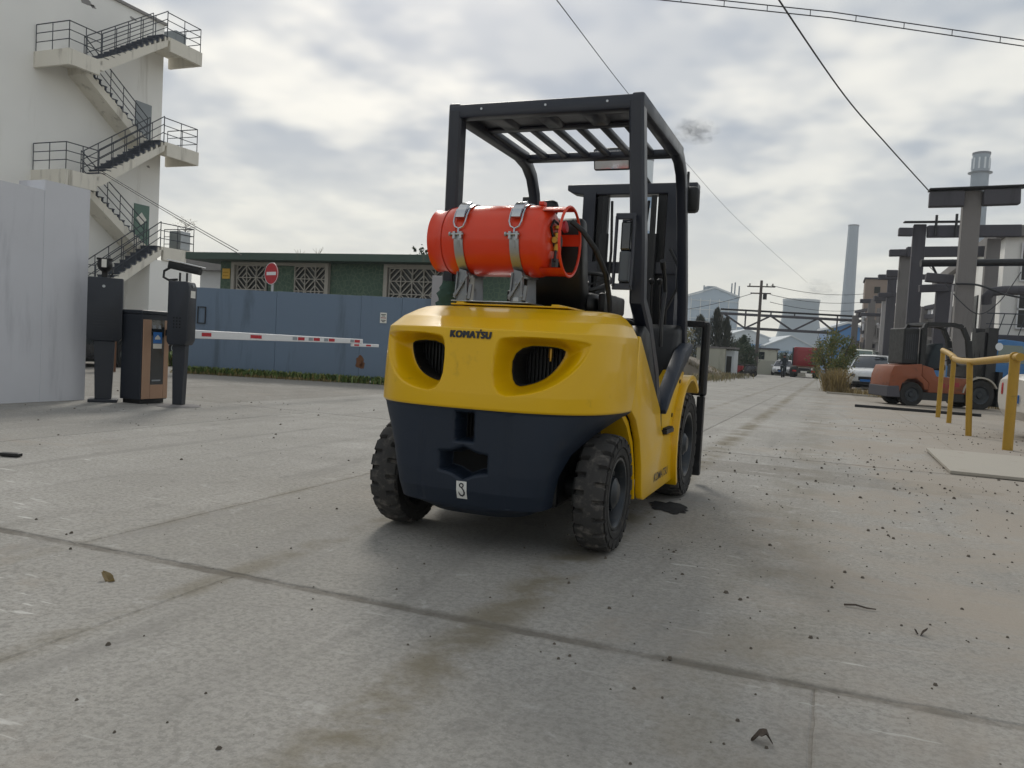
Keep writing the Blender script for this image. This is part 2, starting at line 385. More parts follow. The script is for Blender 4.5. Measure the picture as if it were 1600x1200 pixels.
t = T('joint_dirt'); c = t.coord('World'); n1 = t.noise(c, 22, 6, .7); t.base(t.mix(n1, lin('4a453d'), lin('746c5f'))); t.rough(.97); t.bump(n1, .8, .02); M['joint_dirt'] = t.m

mb = MB(); ys = [-65, -10, 0, 3, 7, 12, 20, 35, 60, 100, 150, 260, 600, 850]; xs = [-490, -200, -60, -20, -8, 0, 6, 20, 60, 200, 320]
mb.grid([[(x, y, G(y)-.0042) for x in xs] for y in ys])
ground = tag(mb.build('ground', 'joint_dirt'), 'dirt bed under the concrete yard', None, None, 'structure')
ground.data.materials[0] = M['yard_soil']
rnd = random.Random(3)
def slab_outline(x0, x1, y0, y1, gaps):
    # edges: bottom, right, top, left, each with its own joint width and a wandering, chipped line
    gb, gr_, gt, gl = gaps; pts = []
    def edge(ax, ay, bx, by, nx, ny, gap):
        ln = math.hypot(bx-ax, by-ay); k = max(3, min(150, int(ln/.06))); ph = rnd.uniform(0, 9)
        for i in range(k):
            s = i/k; d = gap*.5 + abs(math.sin(s*ln*2.1+ph))*gap*.25 + rnd.random()**4*gap*.9 + rnd.uniform(0, gap*.15)
            if i == 0: d = gap*.6
            pts.append((ax+(bx-ax)*s + nx*d, ay+(by-ay)*s + ny*d))
    edge(x0, y0, x1, y0, 0, 1, gb); edge(x1, y0, x1, y1, -1, 0, gr_); edge(x1, y1, x0, y1, 0, -1, gt); edge(x0, y1, x0, y0, 1, 0, gl)
    return pts
def slab(x0, x1, y0, y1, gaps):
    o = slab_outline(x0, x1, y0, y1, gaps); k = len(o); bm = bmesh.new(); dz = rnd.uniform(-.0015, .0015)
    cx, cy = (x0+x1)/2, (y0+y1)/2
    def inset(p, d): 
        v = Vector((cx-p[0], cy-p[1])); return (p[0]+math.copysign(d, v.x)*(1 if abs(p[0]-x0) < .1 or abs(p[0]-x1) < .1 else 0), p[1]+math.copysign(d, v.y)*(1 if abs(p[1]-y0) < .1 or abs(p[1]-y1) < .1 else 0))
    r0 = [bm.verts.new((p[0], p[1], G(p[1])-.02)) for p in o]
    r1 = [bm.verts.new((p[0], p[1], G(p[1])-.003+dz)) for p in o]
    r2 = [bm.verts.new((*inset(p, .006), G(p[1])+dz)) for p in o]
    for a, b in ((r0, r1), (r1, r2)):
        for i in range(k): bm.faces.new((a[i], a[(i+1) % k], b[(i+1) % k], b[i]))
    f = bm.faces.new(r2); bmesh.ops.recalc_face_normals(bm, faces=bm.faces); bmesh.ops.triangulate(bm, faces=[f])
    me = bpy.data.meshes.new('concrete_slab'); bm.to_mesh(me); bm.free(); me.materials.append(M['slab_concrete'])
    link('concrete_slab', me, ground)
rows = [(-4.0, 2.39, [-9.5, -5.0, -2.0, .02, 2.6, 5.5], .021, .0042), (2.39, 7.92, [-8.4, -5.6, -2.82, 2.05, 5.0], .021, .0042),
        (7.92, 13.4, [-7.0, -4.2, -1.4, 1.4, 4.2], .02, .010), (13.4, 19, [-7.0, -4.2, -1.4, 1.4, 4.2], .02, .012), (19, 25, [-7.0, -4.2, -1.4, 1.4], .02, .012),
        (25, 34, [-6.0, -2.6, .8], .02, .012), (34, 46, [-6.0, -2.6, .6], .02, .012), (46, 64, [-6.0, -2.8, .4], .02, .012), (64, 95, [-6.0, -2.8, .2], .02, .012), (95, 150, [-6.0, -2.8, .2], .02, .012)]
for y0, y1, ex, gy, gx in rows:
    for a, b in zip(ex[:-1], ex[1:]): slab(a, b, y0, y1, (gy, gx, gy, gx))

# loose crumbs and pebbles
vs = MB(); rg = random.Random(11)
for i in range(1900):
    if i < 900: x = rg.gauss(.5, 1.2); y = rg.uniform(.7, 9)
    elif i < 1150: x = rg.uniform(-6, 4); y = rg.uniform(.7, 10)
    elif i < 1750: x = rg.gauss(2.2, 1.2); y = rg.uniform(4, 16)
    else: x = rg.gauss(-7, .9); y = rg.uniform(4, 9)
    r = rg.choice((.002, .003, .003, .004, .005, .008)) * rg.uniform(.7, 1.4); r *= 1+max(0, y-4)*.09
    c = Vector((x, y, G(y)+r*.35)); q = [c+Vector((math.cos(a)*r*rg.uniform(.7, 1.3), math.sin(a)*r*rg.uniform(.7, 1.3), -r*.5)) for a in (0, 1.25, 2.5, 3.77, 5.0)]; tpp = [c+Vector((math.cos(a)*r*.55, math.sin(a)*r*.55, r*.45)) for a in (.6, 2.7, 4.8)]
    vs.add(q+tpp, [(0,1,5),(1,2,6,5),(2,3,6),(3,4,7,6),(4,0,5,7),(5,6,7)])
tag(vs.build('pebbles', 'stone_dark'), 'dark crumbs and pebbles scattered over the concrete', 'pebbles', None, 'stuff')
def litter(name, label, cat, x, y, mb, m):
    o = mb.build(name, m); o.location = (x, y, G(y)+.002); tag(o, label, cat)
def leaf_mb(l, wd, seed):
    rr = random.Random(seed); m = MB(); rows = []
    for i in range(7):
        s = i/6; hw = wd*math.sin(math.pi*(s*.9+.05)); z = .006+.014*math.sin(s*5+seed)
        rows.append([(l*(s-.5), -hw, z+.012*rr.random()), (l*(s-.5), 0, z), (l*(s-.5), hw, z+.012*rr.random())])
    return m.grid(rows)
litter('dry_leaf', 'curled pale dry leaf in front of the long joint at the left', 'leaf', -2.33, 2.11, leaf_mb(.06, .02, 1), 'leaf_dry')
litter('dead_leaf', 'crumpled dark dead leaf on the concrete at the bottom right', 'leaf', -.09, 1.98, leaf_mb(.05, .018, 5), 'bark')
litter('brown_leaf', 'small brown leaf on the concrete right of the yellow forklift', 'leaf', .35, 3.05, leaf_mb(.04, .014, 9), 'bark')
m = MB().tube([(-.05, 0, .005), (-.01, .01, .008), (.03, -.004, .006), (.06, .006, .004)], [.004, .0035, .003, .002], 6)
litter('twig', 'thin dark twig lying on the concrete at the right', 'twig', .16, 3.25, m, 'bark')
m = MB().box((0, 0, .014), (.13, .05, .022), rz=.3)
o = m.build('rubber_block', 'black_plastic', bevel=.004); o.location = (-4.95, 3.68, G(3.5)); tag(o, 'small flat black block lying on the yard at far left', 'block')

# oil stain: a thin dark film on the concrete
vs = []; rr = random.Random(5)
for i in range(26): a = 2*math.pi*i/26; k = rr.uniform(.75, 1.2); vs.append((.11*math.cos(a)*k, .17*math.sin(a)*k, 0))
o = MB().add(vs, [tuple(range(26))]).build('oil_stain', 'void_black'); o.location = (-.83, 4.75, .0045); o.rotation_euler = (0, 0, .4)
tag(o, 'black oil stain on the concrete beside the front right tyre', 'stain')
# ------------------------------------------------------------------ yellow forklift (local: x right, y forward, origin under the rear axle)
FK = thing('forklift', 'yellow and navy gas forklift seen from behind, standing in the middle of the yard', 'forklift', (-1.423, 3.56, 0))
def lerp_tab(tab, z):
    if z <= tab[0][0]: return tab[0][1:]
    for a, b in zip(tab[:-1], tab[1:]):
        if z <= b[0]:
            s = (z-a[0])/(b[0]-a[0]); return tuple(p+(q-p)*s for p, q in zip(a[1:], b[1:]))
    return tab[-1][1:]
# z, half width, rear y at the centre, front y
CW = [(.150, .20, -.27, -.12, 3), (.163, .235, -.36, -.15, 3), (.195, .26, -.425, -.18, 3.3), (.205, .30, -.432, -.20, 3.6), (.215, .342, -.44, -.26, 4), (.28, .355, -.464, -.28, 4), (.36, .372, -.470, -.28, 4), (.45, .405, -.472, -.22, 3.8), (.53, .465, -.474, -.08, 3.5), (.59, .525, -.476, .06, 3.2), (.625, .568, -.479, .17, 3), (.632, .575, -.482, .17, 3),
      (.640, .581, -.488, .17, 3), (.70, .582, -.486, .17, 3), (.82, .582, -.472, .17, 3), (.945, .580, -.454, .17, 3), (.972, .577, -.448, .17, 3), (1.025, .548, -.33, .17, 3), (1.06, .515, -.21, .17, 3), (1.078, .49, -.13, .17, 3), (1.086, .46, -.07, .17, 3), (1.088, .42, .0, .17, 3)]
def rear_y(x, z):
    w_, yc, y0, NEXP = lerp_tab(CW, z); q = min(1, abs(x)/w_); return y0-(y0-yc)*(1-q**NEXP)**(1/NEXP)
def poly_sd(P, x, y):
    ins = False; dm = 9
    for (ax, ay), (bx, by) in zip(P, P[1:]+P[:1]):
        ex, ey = bx-ax, by-ay; s = max(0, min(1, ((x-ax)*ex+(y-ay)*ey)/(ex*ex+ey*ey))); dm = min(dm, math.hypot(x-ax-ex*s, y-ay-ey*s))
        if (ay > y) != (by > y) and x < (bx-ax)*(y-ay)/(by-ay)+ax: ins = not ins
    return dm if ins else -dm
OUT = [(.110, .925), (.17, .950), (.49, .950), (.485, .90), (.455, .83), (.385, .755), (.285, .708), (.112, .69)]
HOL = [(.140, .875), (.155, .905), (.18, .92), (.36, .92), (.368, .905), (.355, .86), (.325, .80), (.27, .757), (.22, .737), (.145, .722)]
def chaikin(P, it):
    for _ in range(it):
        P = [q for (a, b) in zip(P, P[1:]+P[:1]) for q in ((a[0]*.75+b[0]*.25, a[1]*.75+b[1]*.25), (a[0]*.25+b[0]*.75, a[1]*.25+b[1]*.75))]
    return P
OUT = chaikin(OUT, 2); HOL = chaikin([(.150, .912), (.372, .915), (.366, .865), (.325, .795), (.262, .752), (.158, .728)], 2)
RECT = [(-.042, .615), (.042, .615), (.042, .495), (-.042, .495)]
HEX = [(-.11, .44), (-.06, .445), (0, .468), (.06, .445), (.11, .44), (.11, .365), (.055, .355), (0, .33), (-.055, .355), (-.11, .365)]
def disp(x, z):
    ax = abs(x)
    if .66 < z < .96 and .08 < ax < .52:
        so_ = poly_sd(OUT, ax, z)  # recess
        if so_ > 0:
            sh = poly_sd(HOL, ax, z)
            if sh > 0: return .13, 3
            tt = so_/(so_-sh); tt = tt*tt*(3-2*tt); return .012*min(1, so_/.012)+.118*tt, 0
    if .3 < z < .65 and ax < .14:
        s1 = poly_sd(RECT, x, z)
        if s1 > -.012: return min(.1, max(0, s1+.012)*5) if s1 > 0 else (s1+.012)*.9, 2 if s1 > .012 else 1
        s1 = poly_sd(HEX, x, z)
        if s1 > -.012: return min(.11, max(0, s1+.012)*5) if s1 > 0 else (s1+.012)*.9, 2 if s1 > .014 else 1
    return 0, None
nu = 440; zs = []
z = .150
while z < 1.0885: zs.append(z); z += .0032
qf = []; acc = [0.0]; pq = None; fine_ = [math.sin(math.pi/2*i/4000) for i in range(4001)]
for q in fine_:
    y = (1-min(1, q)**3)**(1/3)*1.1
    if pq: acc.append(acc[-1]+math.hypot(q-pq[0], y-pq[1]))
    pq = (q, y)
half = nu//2; j = 0
for i in range(half+1):
    tgt = acc[-1]*i/half
    while j < 4000 and acc[j] < tgt: j += 1
    qf.append(fine_[j])
QS = [-q for q in qf[::-1]]+qf[1:]
rows = []; mats = []
for z in zs:
    w_, yc, y0, NEXP = lerp_tab(CW, z); row = []; mr = []
    for i in range(nu+1):
        q_ = QS[i]; x = w_*q_; y = y0-(y0-yc)*max(0, 1-abs(q_)**NEXP)**(1/NEXP)
        d, mi = disp(x, z); y += d
        if z < .62 and abs(abs(x)-.20) < .02 and z > .22: y += .004*(1-abs(abs(x)-.20)/.02)
        row.append((x, y, z)); mr.append(mi)
    rows.append(row); mats.append(mr)
mb = MB(); mb.grid(rows, False)
mb.mi = []
for j in range(len(rows)-1):
    for i in range(nu):
        q = mats[j][i]; h3 = all(mats[a][b] == 3 for a in (j, j+1) for b in (i, i+1)); mb.mi.append(3 if h3 else (2 if q == 2 else (0 if zs[j] > .632 else 1)))
for j in range(len(rows)-1):
    if zs[j] < .66: mb.add([rows[j][-1], rows[j][0], rows[j+1][0], rows[j+1][-1]], [(0, 1, 2, 3)]); mb.mi[-1] = 1
top = [(p[0], p[1], p[2]) for p in rows[-1]]; k = len(mb.v); mb.v += top; mb.f.append(tuple(range(k, k+len(top)))); mb.mi.append(0)
bot = rows[0]; k = len(mb.v); mb.v += bot; mb.f.append(tuple(range(k, k+len(bot)))); mb.mi.append(1)
keep = [i for i, q in enumerate(mb.mi) if q != 3]; mb.f = [mb.f[i] for i in keep]; mb.mi = [mb.mi[i] for i in keep]
cwo = mb.build('counterweight', ['yellow_paint', 'navy_paint', 'void_black'], FK, smooth=50)
tag(cwo, 'cast counterweight, yellow above and navy below')
# radiator seen through the two openings
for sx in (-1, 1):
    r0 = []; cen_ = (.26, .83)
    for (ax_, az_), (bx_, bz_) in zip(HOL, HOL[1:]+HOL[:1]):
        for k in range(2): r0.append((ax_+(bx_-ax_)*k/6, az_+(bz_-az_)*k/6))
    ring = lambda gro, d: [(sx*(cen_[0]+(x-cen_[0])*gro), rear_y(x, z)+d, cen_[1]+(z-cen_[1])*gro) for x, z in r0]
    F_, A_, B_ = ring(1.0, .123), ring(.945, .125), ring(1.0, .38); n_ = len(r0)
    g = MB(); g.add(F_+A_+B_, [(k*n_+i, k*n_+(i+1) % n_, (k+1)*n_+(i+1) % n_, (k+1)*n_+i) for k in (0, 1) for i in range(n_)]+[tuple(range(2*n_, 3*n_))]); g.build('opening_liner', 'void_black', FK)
for sx in (-1, 1):
    g = MB()
    for i in range(13): x = sx*(.165+i*.0175); g.bb(x-.0025, x+.0025, -.20, -.185, .72, .92)
    g.bb(sx*.15, sx*.385, -.184, -.18, .72, .93); g.build('radiator_grille', 'black_plastic', FK)
g = MB(); g.cyl((.29, -.24, .905), (.29, -.24, .865), .011, n=10).cyl((.29, -.24, .865), (.29, -.24, .85), .007, n=10); g.build('drain_fitting', 'brass', FK)
# lettering, laid on the casting
def bold_text(txt, size, spacing, put, w_):
    base = text_mesh(txt, size, 0, 0, spacing); mb = MB(); V = [tuple(v.co) for v in base.vertices]; F = [tuple(q.vertices) for q in base.polygons]
    for k in range(-3, 4): mb.add([put(a+k*w_/3, b+(w_*.35 if k % 2 else -w_*.35), abs(k)*.00012) for a, b, _ in V], F)
    return mb
bt = bold_text('KOMATSU', .040, 1.15, lambda a, b, e: (a*.93, rear_y(a, b+.945)-.004+e, b+.945), .0040)
bt.add([(x, rear_y(x, z)-.004, z) for x, z in ((.041, .9625), (.049, .9625), (.050, .970), (.042, .970))], [(0, 1, 2, 3)])
bt.build('maker_lettering', 'letter_dark', cwo)
g = MB(); zz = [.26, .315]; g.grid([[(x, rear_y(x, z)-.003, z) for x in (-.024, -.008, .008, .024)] for z in (.245, .28, .322)]); g.build('hook_sticker', 'sticker_white', cwo)
pts = []
for i in range(15): a = math.pi*1.5-2*math.pi*i/15; pts.append((.0085*math.cos(a), .304+.0085*math.sin(a)))
arc = [(.001, .295), (.004, .291), (.011, .283), (.0135, .274), (.011, .264), (.003, .258), (-.006, .260), (-.011, .267), (-.013, .275)]
g = MB(); g.tube([(x, rear_y(x, z)-.0035, z) for x, z in pts], .0027, 6, True); g.tube([(x, rear_y(x, z)-.0035, z) for x, z in arc], [.003, .003, .003, .0035, .004, .004, .0035, .0025, .001], 6); g.build('hook_symbol', 'letter_dark', cwo)
for i in range(4): MB().bb(-.024+i*.015, -.019+i*.015, -.39, -.375, .50, .61).build('lower_grille_bar', 'void_black', cwo)

# wheels
def wheel(name, x, y, rad, wid, side, label, steer=0):
    W = bpy.data.objects.new(name, None); col.objects.link(W); W.parent = FK; W.location = (x, y, rad); W.rotation_euler = (0, 0, steer); W['label'] = label
    nseg = 21 if rad < .32 else 24; sub = 12; n = nseg*sub; hw = wid/2; prof = []
    for k in range(25):
        s = -1+2*k/24; prof.append((s*hw, rad-(.010*abs(s)**2.2) - (.016 if abs(s) > .99 else 0)))
    rows = []
    for i in range(n):
        row = []
        for k, (a, r) in enumerate(prof):
            s = a/hw; ph = ((i/sub) + (.5 if s > 0 else 0)) % 1.0; depth = 0
            gw = .24
            if abs(s) > .34 and ph < gw: depth = .022
            if abs(s) > .26 and abs(s) <= .34 and ph < gw: depth = .010
            depth += .0018*math.sin(i*3.1+k*1.7)*math.sin(i*.7)
            th = 2*math.pi*i/n; rr_ = r-depth; row.append((a, math.cos(th)*rr_, math.sin(th)*rr_))
        rows.append(row)
    rows.append(rows[0])
    ty = MB(); ty.grid(rows)
    tob = ty.build('tyre', 'tyre', W, smooth=35)
    sw = MB(); e = rad-.012
    for sg in (-1, 1):
        pr = [(sg*hw, e-.012), (sg*(hw+.004), e-.030), (sg*(hw+.004), rad*.80), (sg*(hw-.002), rad*.79), (sg*(hw-.002), rad*.765), (sg*(hw+.003), rad*.755), (sg*(hw), rad*.66), (sg*(hw-.02), rad*.60)]
        vs = []; m_ = len(pr); nn = 60
        for a, r in pr:
            for i in range(nn): th = 2*math.pi*i/nn; vs.append((a, math.cos(th)*r, math.sin(th)*r))
        sw.add(vs, [(q*nn+i, q*nn+(i+1) % nn, (q+1)*nn+(i+1) % nn, (q+1)*nn+i) for q in range(m_-1) for i in range(nn)])
        # lug ends reaching down the shoulder
        for i in range(nseg):
            th = 2*math.pi*(i+.6+(.5 if sg > 0 else 0))/nseg; c = (sg*(hw-.006), math.cos(th)*(e-.02), math.sin(th)*(e-.02))
            sw.box(c, (.022, .028, .055*rad/.3), rx=th)
    sw.build('sidewall', 'tyre_side', W, smooth=40)
    rm = MB(); o = side
    rm.lathe([(o*hw*.85, rad*.62), (o*(hw-.004), rad*.615), (o*(hw-.004), rad*.575), (o*hw*.75, rad*.545), (o*hw*.15, rad*.52), (-o*hw*.1, rad*.42), (-o*hw*.1, rad*.25), (o*hw*.1, rad*.20)], axis=(1, 0, 0), n=40, caps=False)
    rm.lathe([(-o*hw*.8, rad*.62), (-o*hw*.2, rad*.55), (-o*hw*.1, rad*.2)], axis=(1, 0, 0), n=32, caps=False)
    ro = rm.build('rim', 'rim_dark', W, smooth=35)
    hb = MB(); hb.lathe([(o*hw*.2, .075), (o*hw*.75, .07), (o*hw*.85, .055), (o*hw*.95, .045), (o*hw*.98, .01)], axis=(1, 0, 0), n=20)
    for i in range(6): a = i*math.pi/3; hb.cyl((o*hw*.25, math.cos(a)*rad*.36, math.sin(a)*rad*.36), (o*hw*.45, math.cos(a)*rad*.36, math.sin(a)*rad*.36), .012, n=6)
    hb.build('hub', 'rim_dark', ro, smooth=35)
    return W
wheel('rear_wheel', .503, -.01, .266, .138, 1, 'dusty rear right wheel', 0)
wheel('rear_wheel', -.503, -.01, .266, .138, -1, 'dusty rear left wheel', 0)
wheel('front_wheel', .51, 1.66, .335, .19, 1, 'front right wheel', 0)
wheel('front_wheel', -.51, 1.66, .335, .19, -1, 'front left wheel', 0)
g = MB(); g.cyl((-.40, 0, .27), (.40, 0, .27), .05, n=14); g.build('rear_axle', 'black_metal', FK, smooth=40); MB().bb(-.33, .33, -.16, .24, .19, .62).build('axle_housing', 'black_metal', FK, bevel=.02); g = MB(); g.cyl((-.42, 1.66, .33), (.42, 1.66, .33), .10, n=14); g.build('front_axle', 'black_metal', FK, smooth=40)

# chassis and side panels
g = MB(); g.prism([(.17, .17), (2.0, .17), (2.0, .55), (1.25, .55), (1.25, .80), (.17, .80)], -.41, .41); g.build('chassis', 'black_metal', FK)
SIDE = [(.10, .64), (.165, .80), (.185, .985), (.215, .985), (.30, .93), (.79, .615), (.86, .50), (.93, .455), (1.16, .44), (1.24, .30), (1.42, .20), (1.40, .155), (.50, .155), (.455, .17), (.43, .23), (.40, .34), (.33, .48), (.22, .585)]
for sx in (-1, 1):
    g = MB(); g.prism(SIDE, sx*.545, sx*.582); sp = g.build('side_panel', 'yellow_paint', FK, bevel=.008, smooth=40)
    g = MB(); g.prism([(.44, .17), (.42, .24), (.39, .34), (.32, .47), (.20, .58), (.08, .635), (.05, .62), (.18, .55), (.30, .44), (.36, .33), (.39, .22), (.41, .17)], sx*.40, sx*.547); g.build('wheel_arch', 'yellow_paint', FK, smooth=40)
    me = text_mesh('KOMATSU', .085, .001, .15, 1.0)
    for v in me.vertices: a, b = v.co.x, v.co.y; v.co = (sx*.5838, .92+sx*a*1.0, .235+b*.75)
    me.materials.append(M['letter_dark']); link('side_lettering', me, sp)
    # front fender over the drive wheel
    A = []; B = []
    for i in range(19):
        a = R(212-i*9.0); A.append((1.66+.445*math.cos(a), .35+.43*math.sin(a))); B.append((1.66+.405*math.cos(a), .35+.395*math.sin(a)))
    poly = A+B[::-1]
    vs = []; 
    g = MB(); g.prism([q for q in A]+B[::-1], sx*.36, sx*.612)
    fnd = g.build('fender', 'yellow_paint', FK, bevel=.006, smooth=40)
    g = MB(); g.prism([(.95, .455), (.90, .58), (1.05, .66), (1.25, .75), (1.42, .81), (1.56, .80), (1.36, .66), (1.26, .50), (1.24, .34), (1.29, .20), (1.40, .15), (1.30, .15), (1.18, .28), (1.14, .44)], sx*.46, sx*.572); g.build('fender_panel', 'yellow_paint', fnd, bevel=.006, smooth=40)
    for py_, pz_ in ((1.20, .55), (1.40, .745)): MB().cyl((sx*.570, py_, pz_), (sx*.577, py_, pz_), .013, n=10).build('plug', 'black_plastic', fnd)
    # step
    g = MB(); g.bb(sx*.42, sx*.60, .935, 1.15, .458, .482)
    for i in range(6): g.bb(sx*.43, sx*.597, .95+i*.034, .965+i*.034, .482, .492)
    g.build('step', 'black_plastic', FK, bevel=.003)
    # dark trim running down behind the seat, outside the hood
    g = MB(); g.prism([(.24, .985), (.33, 1.04), (.44, 1.01), (.60, .88), (.86, .62), (.90, .50), (.845, .51), (.77, .635), (.29, .945)], sx*.50, sx*.575); g.build('hood_trim', 'black_plastic', FK, bevel=.008, smooth=40)
    # floor side lip, sweeping up to the cowl
    g = MB(); g.prism([(.83, .60), (.90, .67), (1.10, .79), (1.36, .93), (1.60, .985), (1.63, .95), (1.45, .865), (1.25, .79), (1.05, .695), (.90, .60), (.85, .575)], sx*.53, sx*.606); g.build('floor_lip', 'navy_paint', FK, bevel=.01, smooth=40)
# hood, seat, floor, cowl
g = MB(); g.prism([(.17, .60), (.17, 1.075), (.45, 1.07), (.72, 1.0), (.86, .82), (.88, .50)], -.50, .50); g.build('engine_hood', 'black_plastic', FK, bevel=.025, smooth=40)
g = MB(); g.bb(-.45, .45, .86, 1.52, .44, .47); g.build('floor_plate', 'black_metal', FK)
seat = MB(); seat.bb(-.14, .30, .40, .86, 1.08, 1.20); so_ = seat.build('seat', 'black_vinyl', FK, bevel=.04, smooth=50)
g = MB(); g.prism([(.36, 1.08), (.28, 1.28), (.24, 1.52), (.27, 1.56), (.34, 1.55), (.42, 1.25), (.48, 1.14)], -.08, .25); g.build('backrest', 'black_vinyl', so_, bevel=.045, smooth=50)
g = MB(); g.bb(.0, .10, .27, .34, 1.57, 1.65); g.build('headrest', 'black_vinyl', so_, bevel=.03, smooth=50)
for sx in (-1, 1):
    g = MB(); g.bb(.08+sx*.23, .08+sx*.27, .38, .80, 1.10, 1.20); g.build('hip_guard', 'black_plastic', so_, bevel=.015, smooth=40)
cowl = MB(); cowl.prism([(1.46, .47), (1.44, .90), (1.50, 1.06), (1.62, 1.10), (1.76, 1.06), (1.80, .80), (1.80, .47)], -.50, .53); co_ = cowl.build('cowl', 'black_plastic', FK, bevel=.035, smooth=45)
g = MB(); g.box((-.02, 1.50, 1.17), (.30, .12, .16), rx=-.5); g.build('dashboard', 'black_plastic', co_, bevel=.02, smooth=40)
g = MB(); g.box((.06, 1.435, 1.20), (.12, .01, .08), rx=-.5); g.build('gauge', 'grey_plastic', co_, bevel=.004)
sw_ = MB(); cen = Vector((-.02, 1.20, 1.32)); ax = Vector((0, -.45, 1)).normalized(); x_, y_ = frame(ax)
sw_.tube([cen+(x_*math.cos(a)+y_*math.sin(a))*.165 for a in [2*math.pi*i/32 for i in range(32)]], .014, 8, True)
for i in range(3): a = i*2.094+.5; sw_.bar(cen-ax*.03, cen+(x_*math.cos(a)+y_*math.sin(a))*.16, .025, .012)
sw_.cyl(cen-ax*.05, cen, .035, n=14); sto = sw_.build('steering_wheel', 'black_plastic', FK, smooth=40)
g = MB(); g.cyl(cen-ax*.05, cen-ax*.05+Vector((0, .34, -.36)), .035, n=12); g.build('steering_column', 'black_plastic', sto, smooth=40)
g = MB(); g.cyl(cen+x_*.13+ax*.01, cen+x_*.13+ax*.07, .018, n=12); g.build('spinner_knob', 'black_plastic', sto, smooth=40)
for i, x in enumerate((.26, .31, .36, .41)):
    g = MB(); g.tube([(x, 1.48, 1.08), (x, 1.42, 1.22), (x, 1.40, 1.33)], .006, 6).lathe([(0, .008), (.01, .016), (.03, .018), (.04, .008)], (x, 1.40, 1.33), n=10); g.build('lever', 'black_metal', FK, smooth=40)
g = MB(); g.tube([(.46, 1.30, .95), (.46, 1.28, 1.10), (.46, 1.34, 1.28), (.46, 1.30, 1.36), (.46, 1.24, 1.42)], .013, 8).cyl((.46, 1.245, 1.415), (.46, 1.20, 1.455), .017, n=10); g.build('brake_lever', 'black_metal', FK, smooth=40)

# overhead guard
GX = .03
def gx(side, s): return GX+side*s
ps = MB
for sd_ in (-1, 1):
    g = MB(); pts = [(gx(sd_, .505), .86, .52), (gx(sd_, .515), .66, .80), (gx(sd_, .510), .44, 1.05), (gx(sd_, .505), .30, 1.16), (gx(sd_, .498), .27, 1.45), (gx(sd_, .468), .205, 2.085)]
    rows = []
    for i, q in enumerate(pts):
        q = Vector(q); d = (Vector(pts[min(i+1, len(pts)-1)])-Vector(pts[max(i-1, 0)])).normalized(); nrm = Vector((1, 0, 0)).cross(d).normalized()
        rows.append([q+Vector((a*.036, 0, 0))+nrm*b*.042 for a, b in ((-1, -.7), (-.7, -1), (.7, -1), (1, -.7), (1, .7), (.7, 1), (-.7, 1), (-1, .7))])
    g.grid(rows, True); g.build('rear_pillar', 'dark_frame', FK, smooth=35)
    g = MB(); fp = [(gx(sd_, .48), 1.10, 2.085), (gx(sd_, .48), 1.24, 2.06), (gx(sd_, .48), 1.34, 2.0), (gx(sd_, .48), 1.41, 1.90), (gx(sd_, .483), 1.50, 1.65), (gx(sd_, .49), 1.62, 1.25), (gx(sd_, .49), 1.68, .98)]
    rows = []
    for i, q in enumerate(fp):
        q = Vector(q); d = (Vector(fp[min(i+1, len(fp)-1)])-Vector(fp[max(i-1, 0)])).normalized(); nrm = Vector((1, 0, 0)).cross(d).normalized()
        rows.append([q+Vector((a*.030, 0, 0))+nrm*b*.036 for a, b in ((-1, -1), (-1, 1), (1, 1), (1, -1))])
    g.grid(rows, True); g.build('front_pillar', 'dark_frame', FK, bevel=.01, smooth=40)
    g = MB(); g.bar((gx(sd_, .475), .17, 2.085), (gx(sd_, .48), 1.22, 2.085), .062, .075); g.build('roof_side_rail', 'dark_frame', FK, bevel=.012, smooth=40)
g = MB(); g.bar((gx(-1, .492), .205, 2.08), (gx(1, .492), .205, 2.08), .075, .07); rb = g.build('roof_rear_rail', 'dark_frame', FK, bevel=.012, smooth=40)
for x in (-.32, .02, .33): MB().cyl((GX+x, .164, 2.085), (GX+x, .1665, 2.085), .006, n=10).build('bolt_hole', 'clear_lens', rb)
g = MB(); g.bar((gx(-1, .46), 1.20, 2.08), (gx(1, .46), 1.20, 2.08), .09, .04); g.build('roof_front_rail', 'dark_frame', FK, bevel=.01, smooth=40)
roof = MB(); roof.bb(gx(-1, .455), gx(1, .455), .235, .56, 2.092, 2.106); ro_ = roof.build('roof_panel', 'dark_frame', FK)
for x in (-.30, -.05, .20): MB().prism([(GX+x-.06, 2.0925), (GX+x-.035, 2.072), (GX+x+.035, 2.072), (GX+x+.06, 2.0925)], .29, .53, 'y').build('roof_rib', 'dark_frame', ro_, bevel=.006, smooth=40)
g = MB(); g.bb(gx(-1, .455), gx(1, .455), .54, .60, 2.076, 2.10); g.build('roof_cross_bar', 'dark_frame', FK, bevel=.01, smooth=40)
for i in range(8):
    x = GX-.46+i*.1314; g = MB(); g.bar((x, .58, 2.088), (x, 1.18, 2.082), .042 if 0 < i < 7 else .07, .03); g.build('roof_slat', 'dark_frame', FK, bevel=.008, smooth=40)
# mirror
mr = MB(); mr.box((.090, 1.30, 2.085), (.235, .03, .135), rx=.285); mo = mr.build('mirror', 'black_plastic', FK, bevel=.016, smooth=45); mo.rotation_euler = (0, 0, 0)
g = MB(); g.box((.090, 1.30-.0162*math.cos(.285), 2.085-.0162*math.sin(.285)), (.212, .001, .112), rx=.285); g.build('mirror_glass', 'mirror_glass', mo)
